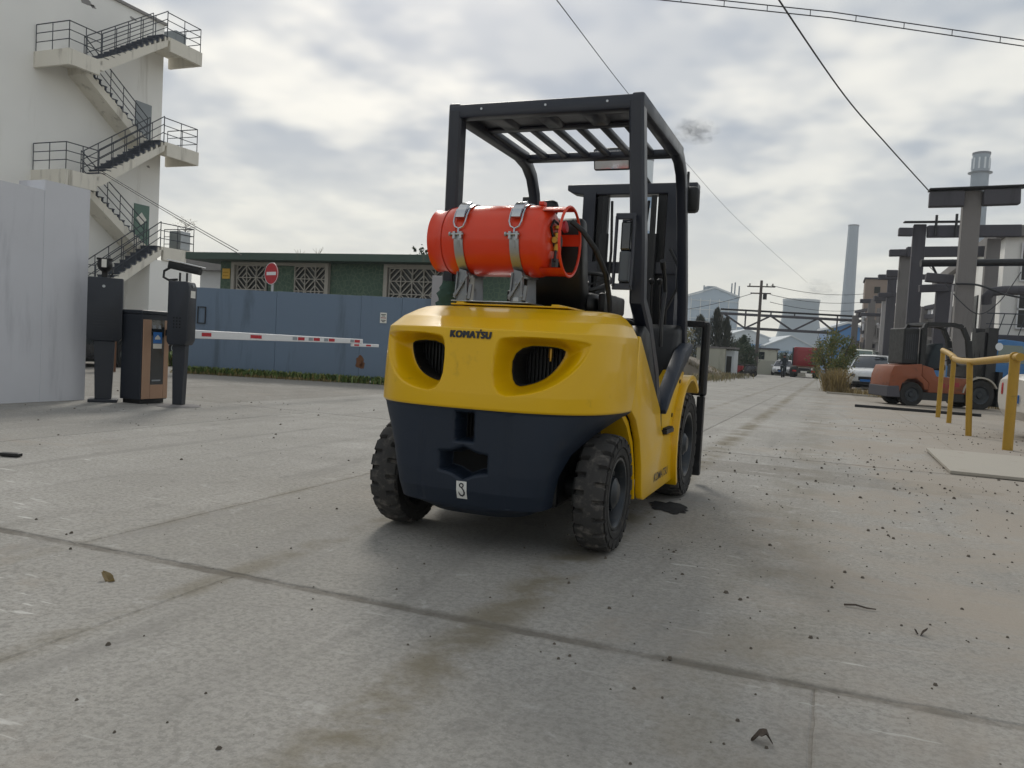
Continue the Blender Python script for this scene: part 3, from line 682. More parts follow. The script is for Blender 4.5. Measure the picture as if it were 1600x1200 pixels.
# rear lamp cluster guard on the right pillar
lc = MB()
for x in (.440, .525): 
    lc.bar((x, .17, 1.215), (x, .175, 1.545), .010, .03, (0, 1, 0))
for z in (1.215, 1.545): lc.bar((.435, .175, z), (.53, .175, z), .014, .03)
lc.bb(.45, .515, .236, .242, 1.22, 1.54); lo_ = lc.build('lamp_guard', 'dark_frame', FK, bevel=.003)
g = MB(); g.bb(.456, .508, .19, .235, 1.24, 1.385); g.build('lamp_housing', 'grey_plastic', lo_, bevel=.008)
g = MB(); g.bb(.456, .508, .195, .235, 1.39, 1.525); g.build('lamp_lens', 'glass_dark', lo_, bevel=.008)
# front work lamp, right
g = MB(); g.bar((.50, 1.47, 1.98), (.52, 1.50, 1.98), .015, .02).bar((.525, 1.51, 2.04), (.525, 1.51, 1.78), .012, .03); fl = g.build('lamp_bracket', 'black_metal', FK)
g = MB(); g.bb(.495, .59, 1.53, 1.62, 1.80, 1.96); g.build('work_lamp', 'black_plastic', fl, bevel=.025, smooth=45)
g = MB(); g.bar((-.45, 1.52, 1.85), (-.50, 1.56, 1.85), .015, .02).bb(-.60, -.50, 1.58, 1.66, 1.76, 1.92); g.build('work_lamp', 'black_plastic', FK, bevel=.02, smooth=45)

# mast
MX = .06
mast = bpy.data.objects.new('mast', None); col.objects.link(mast); mast.parent = FK; mast['label'] = 'dark lifting mast in front of the cab'
for sx in (-1, 1):
    x = MX+sx*.30
    g = MB()
    g.prism([(x-.045, 1.96), (x+.045, 1.96), (x+.045, 2.12), (x-.045, 2.12), (x-.045, 2.10), (x+.02, 2.10), (x+.02, 1.985), (x-.045, 1.985)] if sx > 0 else [(x+.045, 1.96), (x-.045, 1.96), (x-.045, 2.12), (x+.045, 2.12), (x+.045, 2.10), (x-.02, 2.10), (x-.02, 1.985), (x+.045, 1.985)], .10, 2.02, 'z'); g.build('mast_rail', 'dark_frame', mast)
    x2 = MX+sx*.215
    g = MB(); g.bb(x2-.03, x2+.03, 1.99, 2.10, .12, 2.0); g.build('inner_rail', 'black_metal', mast)
    x3 = MX+sx*.17
    g = MB(); g.cyl((x3, 1.93, .25), (x3, 1.93, 1.72), .034, n=14).cyl((x3, 1.93, 1.72), (x3, 1.93, 1.98), .02, n=12); g.build('lift_cylinder', 'black_metal', mast, smooth=40)
    g = MB(); g.tube([(x3-sx*.05, 1.92, .5), (x3-sx*.05, 1.92, 1.3), (x3-sx*.06, 1.93, 1.6), (x3-sx*.04, 1.95, 1.95)], .010, 7); g.build('hydraulic_hose', 'hose', mast, smooth=40)
g = MB(); g.tube([(MX+.30, 1.92, .6), (MX+.30, 1.90, 1.2), (MX+.37, 1.89, 1.35), (MX+.37, 1.9, 1.50), (MX+.30, 1.93, 1.62)], .011, 7); g.build('hydraulic_hose', 'hose', mast, smooth=40)
g = MB(); g.prism([(MX-.47, 2.035), (MX-.43, 2.015), (MX-.34, 2.0), (MX+.34, 2.0), (MX+.43, 2.015), (MX+.45, 2.035), (MX+.45, 2.075), (MX-.47, 2.075)], 1.97, 2.09, 'y'); g.build('mast_top_beam', 'dark_frame', mast, bevel=.008)
for z0, z1 in ((1.45, 1.53), (.55, .65)): MB().bb(MX-.34, MX+.34, 1.945, 1.965, z0, z1).build('mast_crosspiece', 'dark_frame', mast, bevel=.004)
g = MB(); g.tube([(MX+.12, 1.99, 2.07), (MX+.06, 1.95, 2.16), (MX+.0, 1.93, 2.22)], .012, 7); g.build('lift_chain', 'black_metal', mast, smooth=40)
cr = bpy.data.objects.new('fork_carriage', None); col.objects.link(cr); cr.parent = FK; cr['label'] = 'dark fork carriage with tall load backrest'
for sx in (-1, 1):
    g = MB(); g.bb(MX+sx*.53-.03, MX+sx*.53+.03, 2.22, 2.28, .62, 1.15); g.build('backrest_post', 'black_metal', cr, bevel=.02)
    g = MB(); g.bb(MX+sx*.53-.028, MX+sx*.53+.022, 2.20, 2.27, .06, .62); g.build('fork_shank', 'black_metal', cr, bevel=.004)
    g = MB(); g.prism([(2.27, .03), (3.1, .03), (3.1, .045), (2.27, .075), (2.27, .5), (2.24, .5), (2.24, .03)], MX+sx*.18-.05, MX+sx*.18+.05); g.build('fork_blade', 'black_metal', cr, bevel=.003)
for z, hh in ((1.13, .045), (.66, .07), (.40, .08)):
    g = MB(); g.bb(MX-.52, MX+.52, 2.22, 2.26, z-hh/2, z+hh/2); g.build('carriage_bar', 'black_metal', cr, bevel=.005)
for i in range(5): x = MX-.34+i*.17; MB().bb(x-.012, x+.012, 2.225, 2.255, .66, 1.12).build('backrest_bar', 'black_metal', cr)

# tank bracket on top of the counterweight
tb = MB(); tb.prism([(-.29, 1.0905), (.30, 1.0905), (.30, 1.098), (.26, 1.098), (.26, 1.106), (.22, 1.106), (.22, 1.098), (-.22, 1.098), (-.22, 1.106), (-.26, 1.106), (-.26, 1.098), (-.29, 1.098)], -.07, .20, 'y'); to_ = tb.build('tank_mount_plate', 'yellow_paint', FK, bevel=.003)
g = MB(); g.bb(-.30, .10, -.05, .17, 1.108, 1.114).bb(.02, .05, -.05, -.04, 1.114, 1.135); g.build('tank_cradle', 'zinc', FK, bevel=.002)
TY, TZ, TR = .06, 1.408, .170
TC = Vector((0, TY, TZ))
for k, x in enumerate((-.246, .037)):
    B = bpy.data.objects.new('tank_strap', None); col.objects.link(B); B.parent = FK
    g = MB()
    for yy in (-.045, .15): g.prism([(x-.028, 1.114), (x+.028, 1.114), (x+.02, 1.255), (x-.02, 1.265)], yy-.003, yy+.003, 'y')
    for sx in (-.03, .03): g.bar((x+sx, -.045, 1.12), (x+sx*.75, -.045, 1.25), .008, .03, (0, 1, 0))
    g.bar((x-.035, -.056, 1.125), (x+.03, -.056, 1.235), .012, .012).bar((x+.042, -.055, 1.12), (x+.05, -.055, 1.19), .016, .01, (0, 1, 0))
    g.bb(x-.03, x+.035, -.045, .15, 1.236, 1.242)
    for q in ((x-.03, 1.14), (x+.03, 1.14), (x+.0, 1.2)): g.cyl((q[0], -.05, q[1]), (q[0], -.064, q[1]), .009, n=6)
    g.build('strap_foot', 'steel_dark', B, bevel=.0015)
    def arcs(a0, a1, wd, rr_, name, m, th=.004):
        rows = []
        for i in range(25):
            a = R(a0+(a1-a0)*i/24); ca, sa = math.cos(a), math.sin(a)
            rows.append([(x-wd/2, TY+ca*rr_, TZ+sa*rr_), (x+wd/2, TY+ca*rr_, TZ+sa*rr_), (x+wd/2, TY+ca*(rr_+th), TZ+sa*(rr_+th)), (x-wd/2, TY+ca*(rr_+th), TZ+sa*(rr_+th))])
        g = MB(); g.grid(rows, True); g.add([rows[0][j] for j in range(4)], [(0, 1, 2, 3)]); g.add([rows[-1][j] for j in range(4)], [(3, 2, 1, 0)]); return g.build(name, m, B, smooth=40)
    arcs(270, 178, .046, TR+.003, 'lower_band', 'zinc'); arcs(270, 420, .046, TR+.003, 'back_band', 'zinc'); arcs(138, 55, .050, TR+.003, 'upper_band', 'chrome')
    # over-centre latch
    def on(a, rr_, dx=0): a = R(a); return Vector((x+dx, TY+math.cos(a)*rr_, TZ+math.sin(a)*rr_))
    g = MB(); rows = []
    for i in range(9):
        a = 152-i*4.5; rr_ = TR+.014+.006*math.sin(math.pi*i/8); rows.append([on(a, rr_, -.024), on(a, rr_, .024), on(a, rr_+.012, .022), on(a, rr_+.012, -.022)])
    g.grid(rows, True); g.add(rows[0], [(0, 1, 2, 3)]); g.add(rows[-1], [(3, 2, 1, 0)]); g.build('latch_lever', 'chrome', B, smooth=40)
    g = MB(); loop = [on(135, TR+.02, -.031), on(147, TR+.018, -.031), on(158, TR+.014, -.030), on(165, TR+.011, -.021), on(168, TR+.010, 0), on(165, TR+.011, .021), on(158, TR+.014, .030), on(147, TR+.018, .031), on(135, TR+.02, .031)]
    g.tube(loop, .004, 7).tube([on(168, TR+.010), on(180, TR+.010)], .005, 7); g.build('latch_loop', 'chrome', B, smooth=40)
    g = MB()
    for dx in (-.017, .017): g.box(on(178.5, TR+.012, dx), (.012, .02, .034))
    g.cyl(on(177, TR+.016, -.036), on(177, TR+.016, .03), .006, n=10).cyl(on(186, TR+.006), on(196, TR+.005), .007, n=8).cyl(on(177, TR+.016, -.042), on(177, TR+.016, -.034), .011, n=8)
    g.build('latch_clevis', 'zinc', B, smooth=40)
# gas hose from the valve down to the engine
g = MB(); g.tube([(.26, .03, 1.50), (.31, .05, 1.46), (.36, .12, 1.38), (.40, .18, 1.27), (.415, .22, 1.15), (.42, .24, 1.06)], .013, 9); g.build('gas_hose', 'hose', FK, smooth=40)

# gas cylinder: a thing of its own, strapped into the bracket
TK = thing('gas_cylinder', 'orange gas cylinder lying across the top of the yellow forklift', 'gas cylinder', (-1.423, 3.56+TY, TZ))
g = MB()
prof = [(-.455, .02), (-.452, .09), (-.44, .13), (-.42, .155), (-.39, .172), (-.35, .181), (-.31, .182), (.12, .182), (.16, .180), (.19, .172), (.215, .155), (.228, .13), (.238, .08), (.242, .03)]
g.lathe(prof, axis=(1, 0, 0), n=64); g.build('tank_body', 'orange_tank', TK, smooth=45)
g = MB(); g.lathe([(-.395, .174), (-.43, .158), (-.47, .158), (-.49, .163), (-.49, .155), (-.47, .148), (-.43, .148)], axis=(1, 0, 0), n=56, closed=True); g.build('foot_ring', 'orange_tank', TK, smooth=45)
g = MB(); g.tube([(-.30, math.cos(a)*.183, math.sin(a)*.183) for a in [2*math.pi*i/56 for i in range(56)]], .003, 6, True); g.build('weld_seam', 'orange_tank', TK, smooth=45)
g = MB(); g.tube([(.325, math.cos(a)*.172, math.sin(a)*.172) for a in [2*math.pi*i/56 for i in range(56)]], .008, 8, True); cl = g.build('collar_ring', 'orange_tank', TK, smooth=45)
for a0, a1 in ((70, 125), (235, 300), (0, 20)):
    rows = []
    for i in range(13):
        a = R(a0+(a1-a0)*i/12); rows.append([(xx, math.cos(a)*rr_, math.sin(a)*rr_) for xx, rr_ in ((.17, .168), (.325, .168), (.325, .173), (.17, .173))])
    g = MB(); g.grid(rows, True); g.build('collar_plate', 'orange_tank', TK, smooth=45)
g = MB(); g.box((.15, -.0, .192), (.03, .05, .02)); g.build('lifting_lug', 'orange_tank', TK, bevel=.004)
vl = MB(); vl.lathe([(.235, .05), (.25, .05), (.255, .035), (.27, .03)], axis=(1, 0, 0), n=20); vo = vl.build('valve_flange', 'black_metal', TK, smooth=40)
g = MB(); g.cyl((.25, -.02, .04), (.25, -.02, -.05), .022, n=12).cyl((.255, -.02, .06), (.255, -.02, .075), .026, n=12).cyl((.26, -.035, .0), (.26, -.075, .0), .016, n=10); g.build('valve_body', 'brass', vo, smooth=40)
g = MB(); g.lathe([(0, .012), (.01, .03), (.03, .03), (.035, .015)], (.275, -.01, .07), (1, 0, .2), n=14); g.build('valve_handwheel', 'red_paint', vo, smooth=40)
g = MB(); g.tube([(.262, -.05, -.05), (.262, -.06, -.10), (.262, -.02, -.13)], .008, 7).bb(.245, .27, -.06, -.02, -.14, -.09); g.build('gauge_line', 'black_metal', vo, smooth=40)
g = MB(); g.tube([(.245, -.06, .02), (.243, -.09, .06), (.243, -.05, .10), (.25, .0, .09)], .007, 7); g.build('fuel_line', 'hose', vo, smooth=40)
TK.scale = (.828, .934, .934); TK.location.x -= .019
# folded dark green cloth left of the tank
ck = foliage((0, 0, 0), (.08, .07, .09), 1, .01, seed=2)
rows = []; rr = random.Random(8)
for j in range(9):
    z = 1.09+.13*j/8; rad_ = .085*(1-.35*(j/8)**2); rows.append([(-.43+math.cos(2*math.pi*i/16)*rad_*rr.uniform(.8, 1.15), .24+math.sin(2*math.pi*i/16)*rad_*rr.uniform(.8, 1.15), z+rr.uniform(-.008, .008)) for i in range(16)])
g = MB(); g.grid(rows, True); g.add([(-.43, .24, 1.225)]+rows[-1], [(0, 1+i, 1+(i+1) % 16) for i in range(16)])
o = g.build('folded_cloth', 'green_cloth', smooth=60); o.location = (-1.423, 3.56, 0); tag(o, 'dark green bundle on the body left under the gas cylinder', 'cloth')
# ------------------------------------------------------------------ cars
def car(name, label, paint, loc, rz, Ln=4.4, Wd=1.78, Ht=1.46, kind='sedan', group=None, glass='glass_dark'):
    c = thing(name, label, 'van' if kind == 'van' else 'car', loc, rz, group); hl, hw = Ln/2, Wd/2      # +y is the nose
    belt = Ht*.62; clr = .20
    if kind == 'van': st = [(-1, .55, .80, .92), (-.97, .30, .95, .98), (-.6, .25, .98, 1), (.55, .25, .98, 1), (.86, .28, .86, .97), (.96, .34, .70, .92), (1, .42, .60, .85)]
    elif kind == 'suv': st = [(-1, .40, .92, .90), (-.95, .24, 1.0, .97), (-.5, .22, 1.02, 1), (.4, .22, 1.0, 1), (.62, .22, .97, 1), (.9, .26, .86, .95), (.98, .36, .74, .88), (1, .45, .62, .80)]
    else: st = [(-1, .40, .95, .86), (-.95, .26, 1.04, .95), (-.55, .22, 1.03, 1), (.3, .22, .98, 1), (.55, .22, .95, 1), (.88, .26, .80, .94), (.97, .32, .68, .86), (1, .40, .58, .78)]
    rows = []
    for y, zb, zt, ww in st:
        w_ = hw*ww; zt *= belt; y *= hl
        rows.append([(-w_*.86, y, zb), (-w_*.97, y, zb+.10), (-w_, y, (zb+zt)/2), (-w_*.98, y, zt-.08), (-w_*.90, y, zt), (0, y, zt+.025), (w_*.90, y, zt), (w_*.98, y, zt-.08), (w_, y, (zb+zt)/2), (w_*.97, y, zb+.10), (w_*.86, y, zb)])
    b = MB(); b.grid(rows, True); b.add(rows[0], [tuple(range(11))]); b.add(rows[-1], [tuple(range(10, -1, -1))]); body = b.build('body', paint, c, smooth=38)
    if kind == 'van': gs = [(-.96, .93), (-.90, 1.0), (.50, 1.0), (.60, .97), (.90, .60)]
    elif kind == 'suv': gs = [(-.95, .62), (-.80, .97), (-.3, 1.0), (.05, .985), (.18, .95), (.52, .60)]
    else: gs = [(-.72, .62), (-.42, .95), (-.12, 1.0), (.06, .985), (.14, .95), (.46, .60)]
    rows = []; rr_ = []
    for y, zt in gs:
        zt *= Ht; zb = min(belt*.97, zt-.01); y *= hl; wt = hw*(.72 if kind != 'van' else .84); wb = hw*.93; f_ = (zt-belt*.95)/(Ht-belt*.95); wt_ = wb+(wt-wb)*max(0, f_)
        rows.append([(-wb, y, zb), (-wt_, y, zt-.02), (-wt_*.9, y, zt), (0, y, zt+.02), (wt_*.9, y, zt), (wt_, y, zt-.02), (wb, y, zb)])
    g = MB(); g.grid(rows); g.add(rows[0], [tuple(range(7))]); g.add(rows[-1], [tuple(range(6, -1, -1))]); gl = g.build('window_glass', glass, c, smooth=30)
    # roof skin and pillars stand proud of the glass
    g = MB(); top = [i for i, (y, zt) in enumerate(gs) if zt > .9]
    rr_ = [[Vector(p)+Vector((0, 0, .012)) for p in rows[i][1:6]] for i in top]; r2 = [[p-Vector((0, 0, .04)) for p in r] for r in rr_]
    g.grid(rr_).grid(r2)
    for a, b2 in ((0, 0), (-1, -1)): g.add(rr_[a]+r2[a], [(i, i+1, 6+i, 5+i) for i in range(4)])
    for j in (0, 4): g.add([r[j] for r in rr_]+[r[j] for r in r2], [(i, i+1, len(rr_)+i+1, len(rr_)+i) for i in range(len(rr_)-1)])
    g.build('roof', paint, c, smooth=30)
    for sx in (1, 5):
        full = 0 if sx == 1 else 6; sg = -1 if sx == 1 else 1
        for i, j in ((0, top[0]), (len(gs)-1, top[-1])):
            g = MB(); a = Vector(rows[i][full])+Vector((sg*.008, 0, 0)); b2 = Vector(rows[j][sx])+Vector((sg*.008, 0, 0)); g.bar(a, b2, .05, .06); g.build('pillar', paint, c)
        g = MB(); ym = (gs[top[0]][0]+gs[top[-1]][0])*hl/2; wq = hw*(.72 if kind != 'van' else .84); g.bar((sg*(hw*.935), ym, belt*.96), (sg*(wq+.012), ym, Ht-.05), .02, .07, (0, 1, 0)); g.build('door_pillar', 'black_plastic', c)
        MB().box((sg*(hw+.09), gs[-1][0]*hl*.78, belt+.03), (.18, .10, .13)).build('wing_mirror', paint, c, bevel=.03, smooth=45)
    wr = .32 if kind != 'suv' else .35
    for yy in (-.60, .62):
        for sx in (-1, 1):
            W = bpy.data.objects.new('wheel', None); col.objects.link(W); W.parent = c; W.location = (sx*(hw-.10), yy*hl, wr)
            MB().lathe([(-.10, wr*.6), (-.105, wr*.92), (-.07, wr), (.07, wr), (.105, wr*.92), (.10, wr*.6)], axis=(sx, 0, 0), n=28).build('tyre', 'tyre_side', W, smooth=40)
            r_ = MB().lathe([(.05, wr*.63), (.108, wr*.62), (.10, wr*.55), (.06, wr*.5)], axis=(sx, 0, 0), n=28)
            for k in range(5): a = k*1.2566; r_.bar((sx*.09, 0, 0), (sx*.095, math.cos(a)*wr*.58, math.sin(a)*wr*.58), .03, .06)
            r_.build('rim', 'zinc', W, smooth=40)
            MB().lathe([(.0, wr+.07), (.012, wr+.07), (.012, wr+.01), (.0, wr+.01)], (sx*.096, 0, .02), (sx, 0, 0), 28, True).build('wheel_arch', 'black_plastic', W)
    for sx in (-1, 1):
        MB().box((sx*hw*.68, hl*.965, belt*.64), (hw*.40, .16, .15), rz=-sx*.35, rx=.2).build('headlight', 'glass_dark' if kind == 'suv' else 'clear_lens', c, bevel=.03, smooth=45)
        MB().box((sx*hw*.76, -hl*.965, belt*.80), (hw*.36, .12, .20), rz=sx*.3).build('taillight', 'red_lens', c, bevel=.03, smooth=45)
    MB().bb(-hw*.34, hw*.34, hl*.96, hl*1.006, .44, .62).build('grille', 'black_plastic', c, bevel=.02)
    MB().bb(-hw*.62, hw*.62, hl*.95, hl*1.004, .26, .38).build('air_intake', 'black_plastic', c, bevel=.02)
    MB().bb(-.22, .22, hl*1.004, hl*1.012, .39, .50).build('number_plate', 'blue_sticker', c)
    MB().bb(-.22, .22, -hl*1.012, -hl*1.0, .52, .64).build('number_plate', 'blue_sticker', c)
    MB().bb(-hw*.8, hw*.8, -hl*.8, hl*.8, .16, .34).build('underbody', 'black_plastic', c)
    return c

# ------------------------------------------------------------------ tall white building with zigzag outdoor stair
BD = thing('stair_building', 'tall cream plastered building with an outdoor zigzag concrete stair', 'building', (-30, 26, 0))
def loc_(o, base): o.location = tuple(-q for q in base); return o
BB = (-30, 26, 0)
def bpart(mb, name, m, parent=None, **k):
    o = mb.build(name, m, parent or BD, **k)
    if parent is None: o.location = (30, -26, 0)
    return o
wl = bpart(MB().bb(-46, -30, 2, 29.4, -.5, 14.9), 'wall', 'plaster_cream')
bpart(MB().bb(-46.1, -29.9, 1.9, 29.5, 14.9, 15.02), 'roof_edge', 'stair_edge')
bpart(MB().bb(-30, -28.15, 27.2, 29.7, -.5, 3.8), 'stair_base', 'plaster_cream')
def rail(path, parent, hgt=1.05, posts=None):
    g = MB(); P = [Vector(q) for q in path]
    for k in (.35, .68, 1.0):
        for a, b in zip(P[:-1], P[1:]): g.cyl(a+Vector((0, 0, hgt*k)), b+Vector((0, 0, hgt*k)), .022 if k == 1 else .018, n=6)
    for a, b in zip(P[:-1], P[1:]):
        m_ = max(1, round((b-a).length/.85))
        for i in range(m_+1): q = a+(b-a)*i/m_; g.cyl(q, q+Vector((0, 0, hgt)), .018, n=6)
    o = g.build('railing', 'rail_grey', parent)
    return o
treadme = MB().box((0, 0, 0), (.92, .31, .045)).mesh('tread', 'tread_steel'); risme = MB().box((0, 0, 0), (.90, .04, .15)).mesh('riser', 'tread_steel')
def flight(x0, x1, ya, za, yb, zb, railx):
    n = 12; dy, dz = (yb-ya)/n, (zb-za)/n
    sg = 1 if dy > 0 else -1
    g = MB(); g.prism([(ya-sg*.25, za-.02), (ya-sg*.25, za-.36), (ya+sg*.05, za-.38), (yb, zb-.42), (yb+sg*.05, zb-.12)], x0, x1); fl = bpart(g, 'flight', 'stair_concrete')
    for i in range(n):
        y = ya+dy*(i+.5); z = za+dz*(i+1)
        for me_, yy, zz in ((treadme, y, z-.02), (risme, ya+dy*i+sg*.03, z-dz/2-.02)):
            o = bpy.data.objects.new(me_.name, me_); col.objects.link(o); o.parent = fl; o.location = ((x0+x1)/2, yy, zz)
        # saw-tooth concrete under each tread
    g = MB()
    for i in range(n):
        y = ya+dy*(i+.5); z = za+dz*(i+1); g.box(((x0+x1)/2, y+sg*.02, z-.14), ((x1-x0)*.96, .10, .20))
    g.build('step_blocks', 'stair_concrete', fl)['kind'] = 'stuff'
    for rx in railx: rail([(rx, ya, za+.05), (rx, yb, zb+.05)], fl)
    return fl
def landing(y0, y1, z, inner_edge, label=None):
    ld = bpart(MB().bb(-30, -28.1, y0, y1, z-.16, z), 'landing', 'stair_concrete')
    g = MB().bb(-30, -28.08, y0-.01, y0+.12, z-.62, z-.005) if not inner_edge else MB().bb(-30, -28.08, y1-.12, y1+.01, z-.62, z-.005); g.build('end_beam', 'stair_concrete', ld)
    MB().bb(-28.22, -28.07, y0+.13, y1-.13, z-.60, z-.004).build('edge_beam', 'stair_concrete', ld)
    e = y1-.05 if inner_edge else y0+.05; f_ = y0 if inner_edge else y1
    rail([(-29.95, e, z), (-28.15, e, z), (-28.15, f_, z)], ld)
for z in (11.4, 6.78, 2.15): landing(22.85, 24.4, z, False)
for z in (13.62, 9.05, 4.42): landing(27.75, 29.8, z, True)
for a, b in ((11.4, 13.62), (6.78, 9.05), (2.15, 4.42)): flight(-29.02, -28.1, 24.4, a, 27.75, b, (-28.14, -28.98))
for a, b in ((9.05, 11.4), (4.42, 6.78)): flight(-30, -29.1, 27.75, a, 24.4, b, (-29.14,))
dr = bpart(MB().bb(-29.995, -29.95, 27.85, 28.75, 9.06, 11.0), 'door', 'door_grey'); MB().bb(-29.95, -29.90, 27.95, 28.0, 9.9, 10.05).build('handle', 'zinc', dr)
dr = bpart(MB().bb(-29.995, -29.95, 27.95, 28.80, 4.43, 6.4), 'door', 'door_green'); MB().box((-29.945, 28.35, 5.75), (.008, .42, .42), rx=.78).build('poster', 'paper', dr)
bpart(MB().bb(-29.2, -28.5, 28.6, 29.2, 13.63, 14.25), 'roof_box', 'door_grey'); bpart(MB().bb(-28.9, -28.2, 29.0, 29.6, 4.43, 5.3), 'water_tank', 'zinc', bevel=.03)
rq = random.Random(6)
for y, z, s in ((24.6, 14.45, .22), (25.2, 14.25, .30), (25.5, 14.2, .16), (23.2, 14.6, .25), (27.6, 14.5, .18), (28.7, 8.2, .12)):
    vs = [(-29.996, y+math.cos(i*.48)*s*1.3*rq.uniform(.4, 1), z+math.sin(i*.48)*s*.6*rq.uniform(.4, 1)) for i in range(13)]; MB().add(vs, [tuple(range(13))]).build('peeled_plaster', 'stair_edge', wl)
# bare sapling on the lowest landing
sp = thing('sapling', 'bare young sapling growing on the lowest landing of the stair', 'sapling', (-28.45, 29.55, 4.43))
rr = random.Random(4); g = MB().tube([(0, 0, 0), (.02, 0, .6), (-.03, 0, 1.25)], [.025, .02, .012], 6)
for i in range(16):
    z = rr.uniform(.75, 1.25); a = rr.uniform(0, 6.28); l = rr.uniform(.3, .7); g.tube([(0, 0, z), (math.cos(a)*l*.5, math.sin(a)*l*.5, z+l*.35), (math.cos(a)*l, math.sin(a)*l, z+l*rr.uniform(.3, .6))], [.010, .007, .004], 5)
g.build('trunk', 'bark', sp); foliage((0, 0, 1.35), (.5, .5, .25), 90, .05, seed=9).build('crown', 'leaf_brown', sp)

# ------------------------------------------------------------------ grey wall at the left edge
WT = thing('gate_wall', 'plain grey rendered wall with a taller end pillar at the left edge', 'wall', (-8.3, 5, 0))
def wp(mb, n, m, **k): o = mb.build(n, m, WT, **k); o.location = (8.3, -5, 0); return o
wp(MB().bb(-8.35, -8.05, -4, 6.30, -.05, 2.31), 'wall_panel', 'plaster_grey'); wp(MB().bb(-8.45, -8.043, 6.30, 6.87, -.05, 2.42), 'pillar', 'plaster_grey')

# ------------------------------------------------------------------ barrier gate: two camera posts, the barrier cabinet and its boom
cp = thing('camera_post', 'dark plate camera post with flat cabinet, next to the grey wall', 'camera post', (-7.74, 6.86, 0), R(44), 'camera posts at the barrier')
MB().prism([(-.085, .03), (.085, .03), (.105, .70), (-.105, .70)], -.05, .05, 'y').build('post', 'cabinet_navy', cp, bevel=.008)
MB().bb(-.15, .15, -.11, .11, 0, .035).build('base_plate', 'cabinet_navy', cp, bevel=.006)
cb = MB().prism([(-.185, .74), (-.15, .70), (.15, .70), (.18, .74), (.175, 1.42), (-.185, 1.42)], -.075, .075, 'y').build('cabinet', 'cabinet_navy', cp, bevel=.01, smooth=40)
for i in range(7): MB().box((0, -.0775, .86+i*.035), (.24, .003, .008)).build('louvre', 'cabinet_navy', cb)
MB().cyl((-.02, -.085, 1.32), (-.02, -.076, 1.32), .016, n=14).build('lock', 'zinc', cb)
cm = MB().lathe([(-.06, .055), (-.05, .075), (.04, .08), (.10, .07), (.12, .05)], (-.02, 0, 1.56), (0, -1, .1), 20).build('camera_head', 'black_plastic', cp, smooth=40)
MB().bb(-.05, .01, -.02, .02, 1.42, 1.50).build('mount', 'black_plastic', cp); MB().box((-.02, -.135, 1.575), (.05, .006, .09)).build('label_plate', 'paper', cm)
MB().bb(-.10, .06, -.10, .08, 1.615, 1.635).build('hood', 'black_plastic', cm)
MB().tube([(.06, -.03, 1.52), (.07, -.09, 1.47), (.04, -.09, 1.42)], .008, 6).build('cable', 'hose', cm)

bk = thing('barrier_cabinet', 'black barrier cabinet with copper front between the two camera posts', 'barrier cabinet', (-7.455, 7.17, 0))
MB().bb(-.155, .155, -.20, .20, .045, 1.03).build('housing', 'cabinet_navy', bk, bevel=.008); MB().bb(-.13, .13, -.175, .175, 0, .045).build('plinth', 'black_plastic', bk)
MB().bb(-.165, .165, -.21, .21, 1.03, 1.075).build('lid', 'cabinet_navy', bk, bevel=.012)
pf = MB()
for a, b in ((-.19, -.075), (.12, .19)): MB().bb(.155, .172, a, b, .055, .97).build('copper_strip', 'copper_panel', bk, bevel=.006)
MB().bb(.155, .1715, -.0745, .1195, .055, .22).build('copper_strip', 'copper_panel', bk, bevel=.004)
dk = MB().bb(.155, .168, -.0745, .1195, .2205, .97).build('dark_panel', 'glass_dark', bk)
MB().bb(.168, .1695, -.045, .085, .70, .83).build('blue_label', 'blue_sticker', dk); MB().bb(.168, .1695, -.045, .085, .64, .695).build('white_label', 'paper', dk)
MB().prism([(-.02, .745), (.06, .745), (.06, .765), (.02, .80), (-.02, .765)], .1696, .1702).build('arrow_mark', 'paper', dk)
MB().bb(.168, .1695, -.05, .08, .26, .277).build('rating_plate', 'grey_reflector', dk)
for y in (-.03, .045): MB().bb(.168, .1695, y-.02, y+.02, .87, .91).build('logo_mark', 'grey_reflector', dk)
MB().bb(.155, .30, .205, .26, .77, .89).build('boom_bracket', 'black_metal', bk, bevel=.006)

bm_ = thing('barrier_boom', 'white boom with red stripes lowered across the entrance lane', 'barrier boom', (-7.02, 7.40, .83))
MB().prism([(-.15, -.052), (3.75, -.036), (3.75, .036), (-.15, .05)], -.02, .02).build('beam', 'white_paint', bm_, bevel=.008)
MB().bb(-.018, .018, 3.45, 4.25, -.085, -.037).build('end_section', 'white_paint', bm_, bevel=.006)
for y, l, m in ((.18, .16, 'red_paint'), (1.05, .22, 'red_paint'), (2.05, .15, 'red_paint'), (2.42, .15, 'red_paint'), (2.80, .15, 'red_paint'), (3.50, .15, 'red_paint'), (1.93, .10, 'grey_reflector'), (2.30, .10, 'grey_reflector'), (2.68, .10, 'grey_reflector'), (3.38, .10, 'grey_reflector')):
    MB().bb(.0205, .0225, y, y+l, -.022, .022).build('stripe', m, bm_)
for y in (3.5, 3.85): MB().bb(.0185, .0205, y, y+.14, -.075, -.048).build('end_stripe', 'red_paint', bm_)
MB().bb(-.30, .02, -.10, .0, -.035, .035).build('clamp', 'black_metal', bm_)

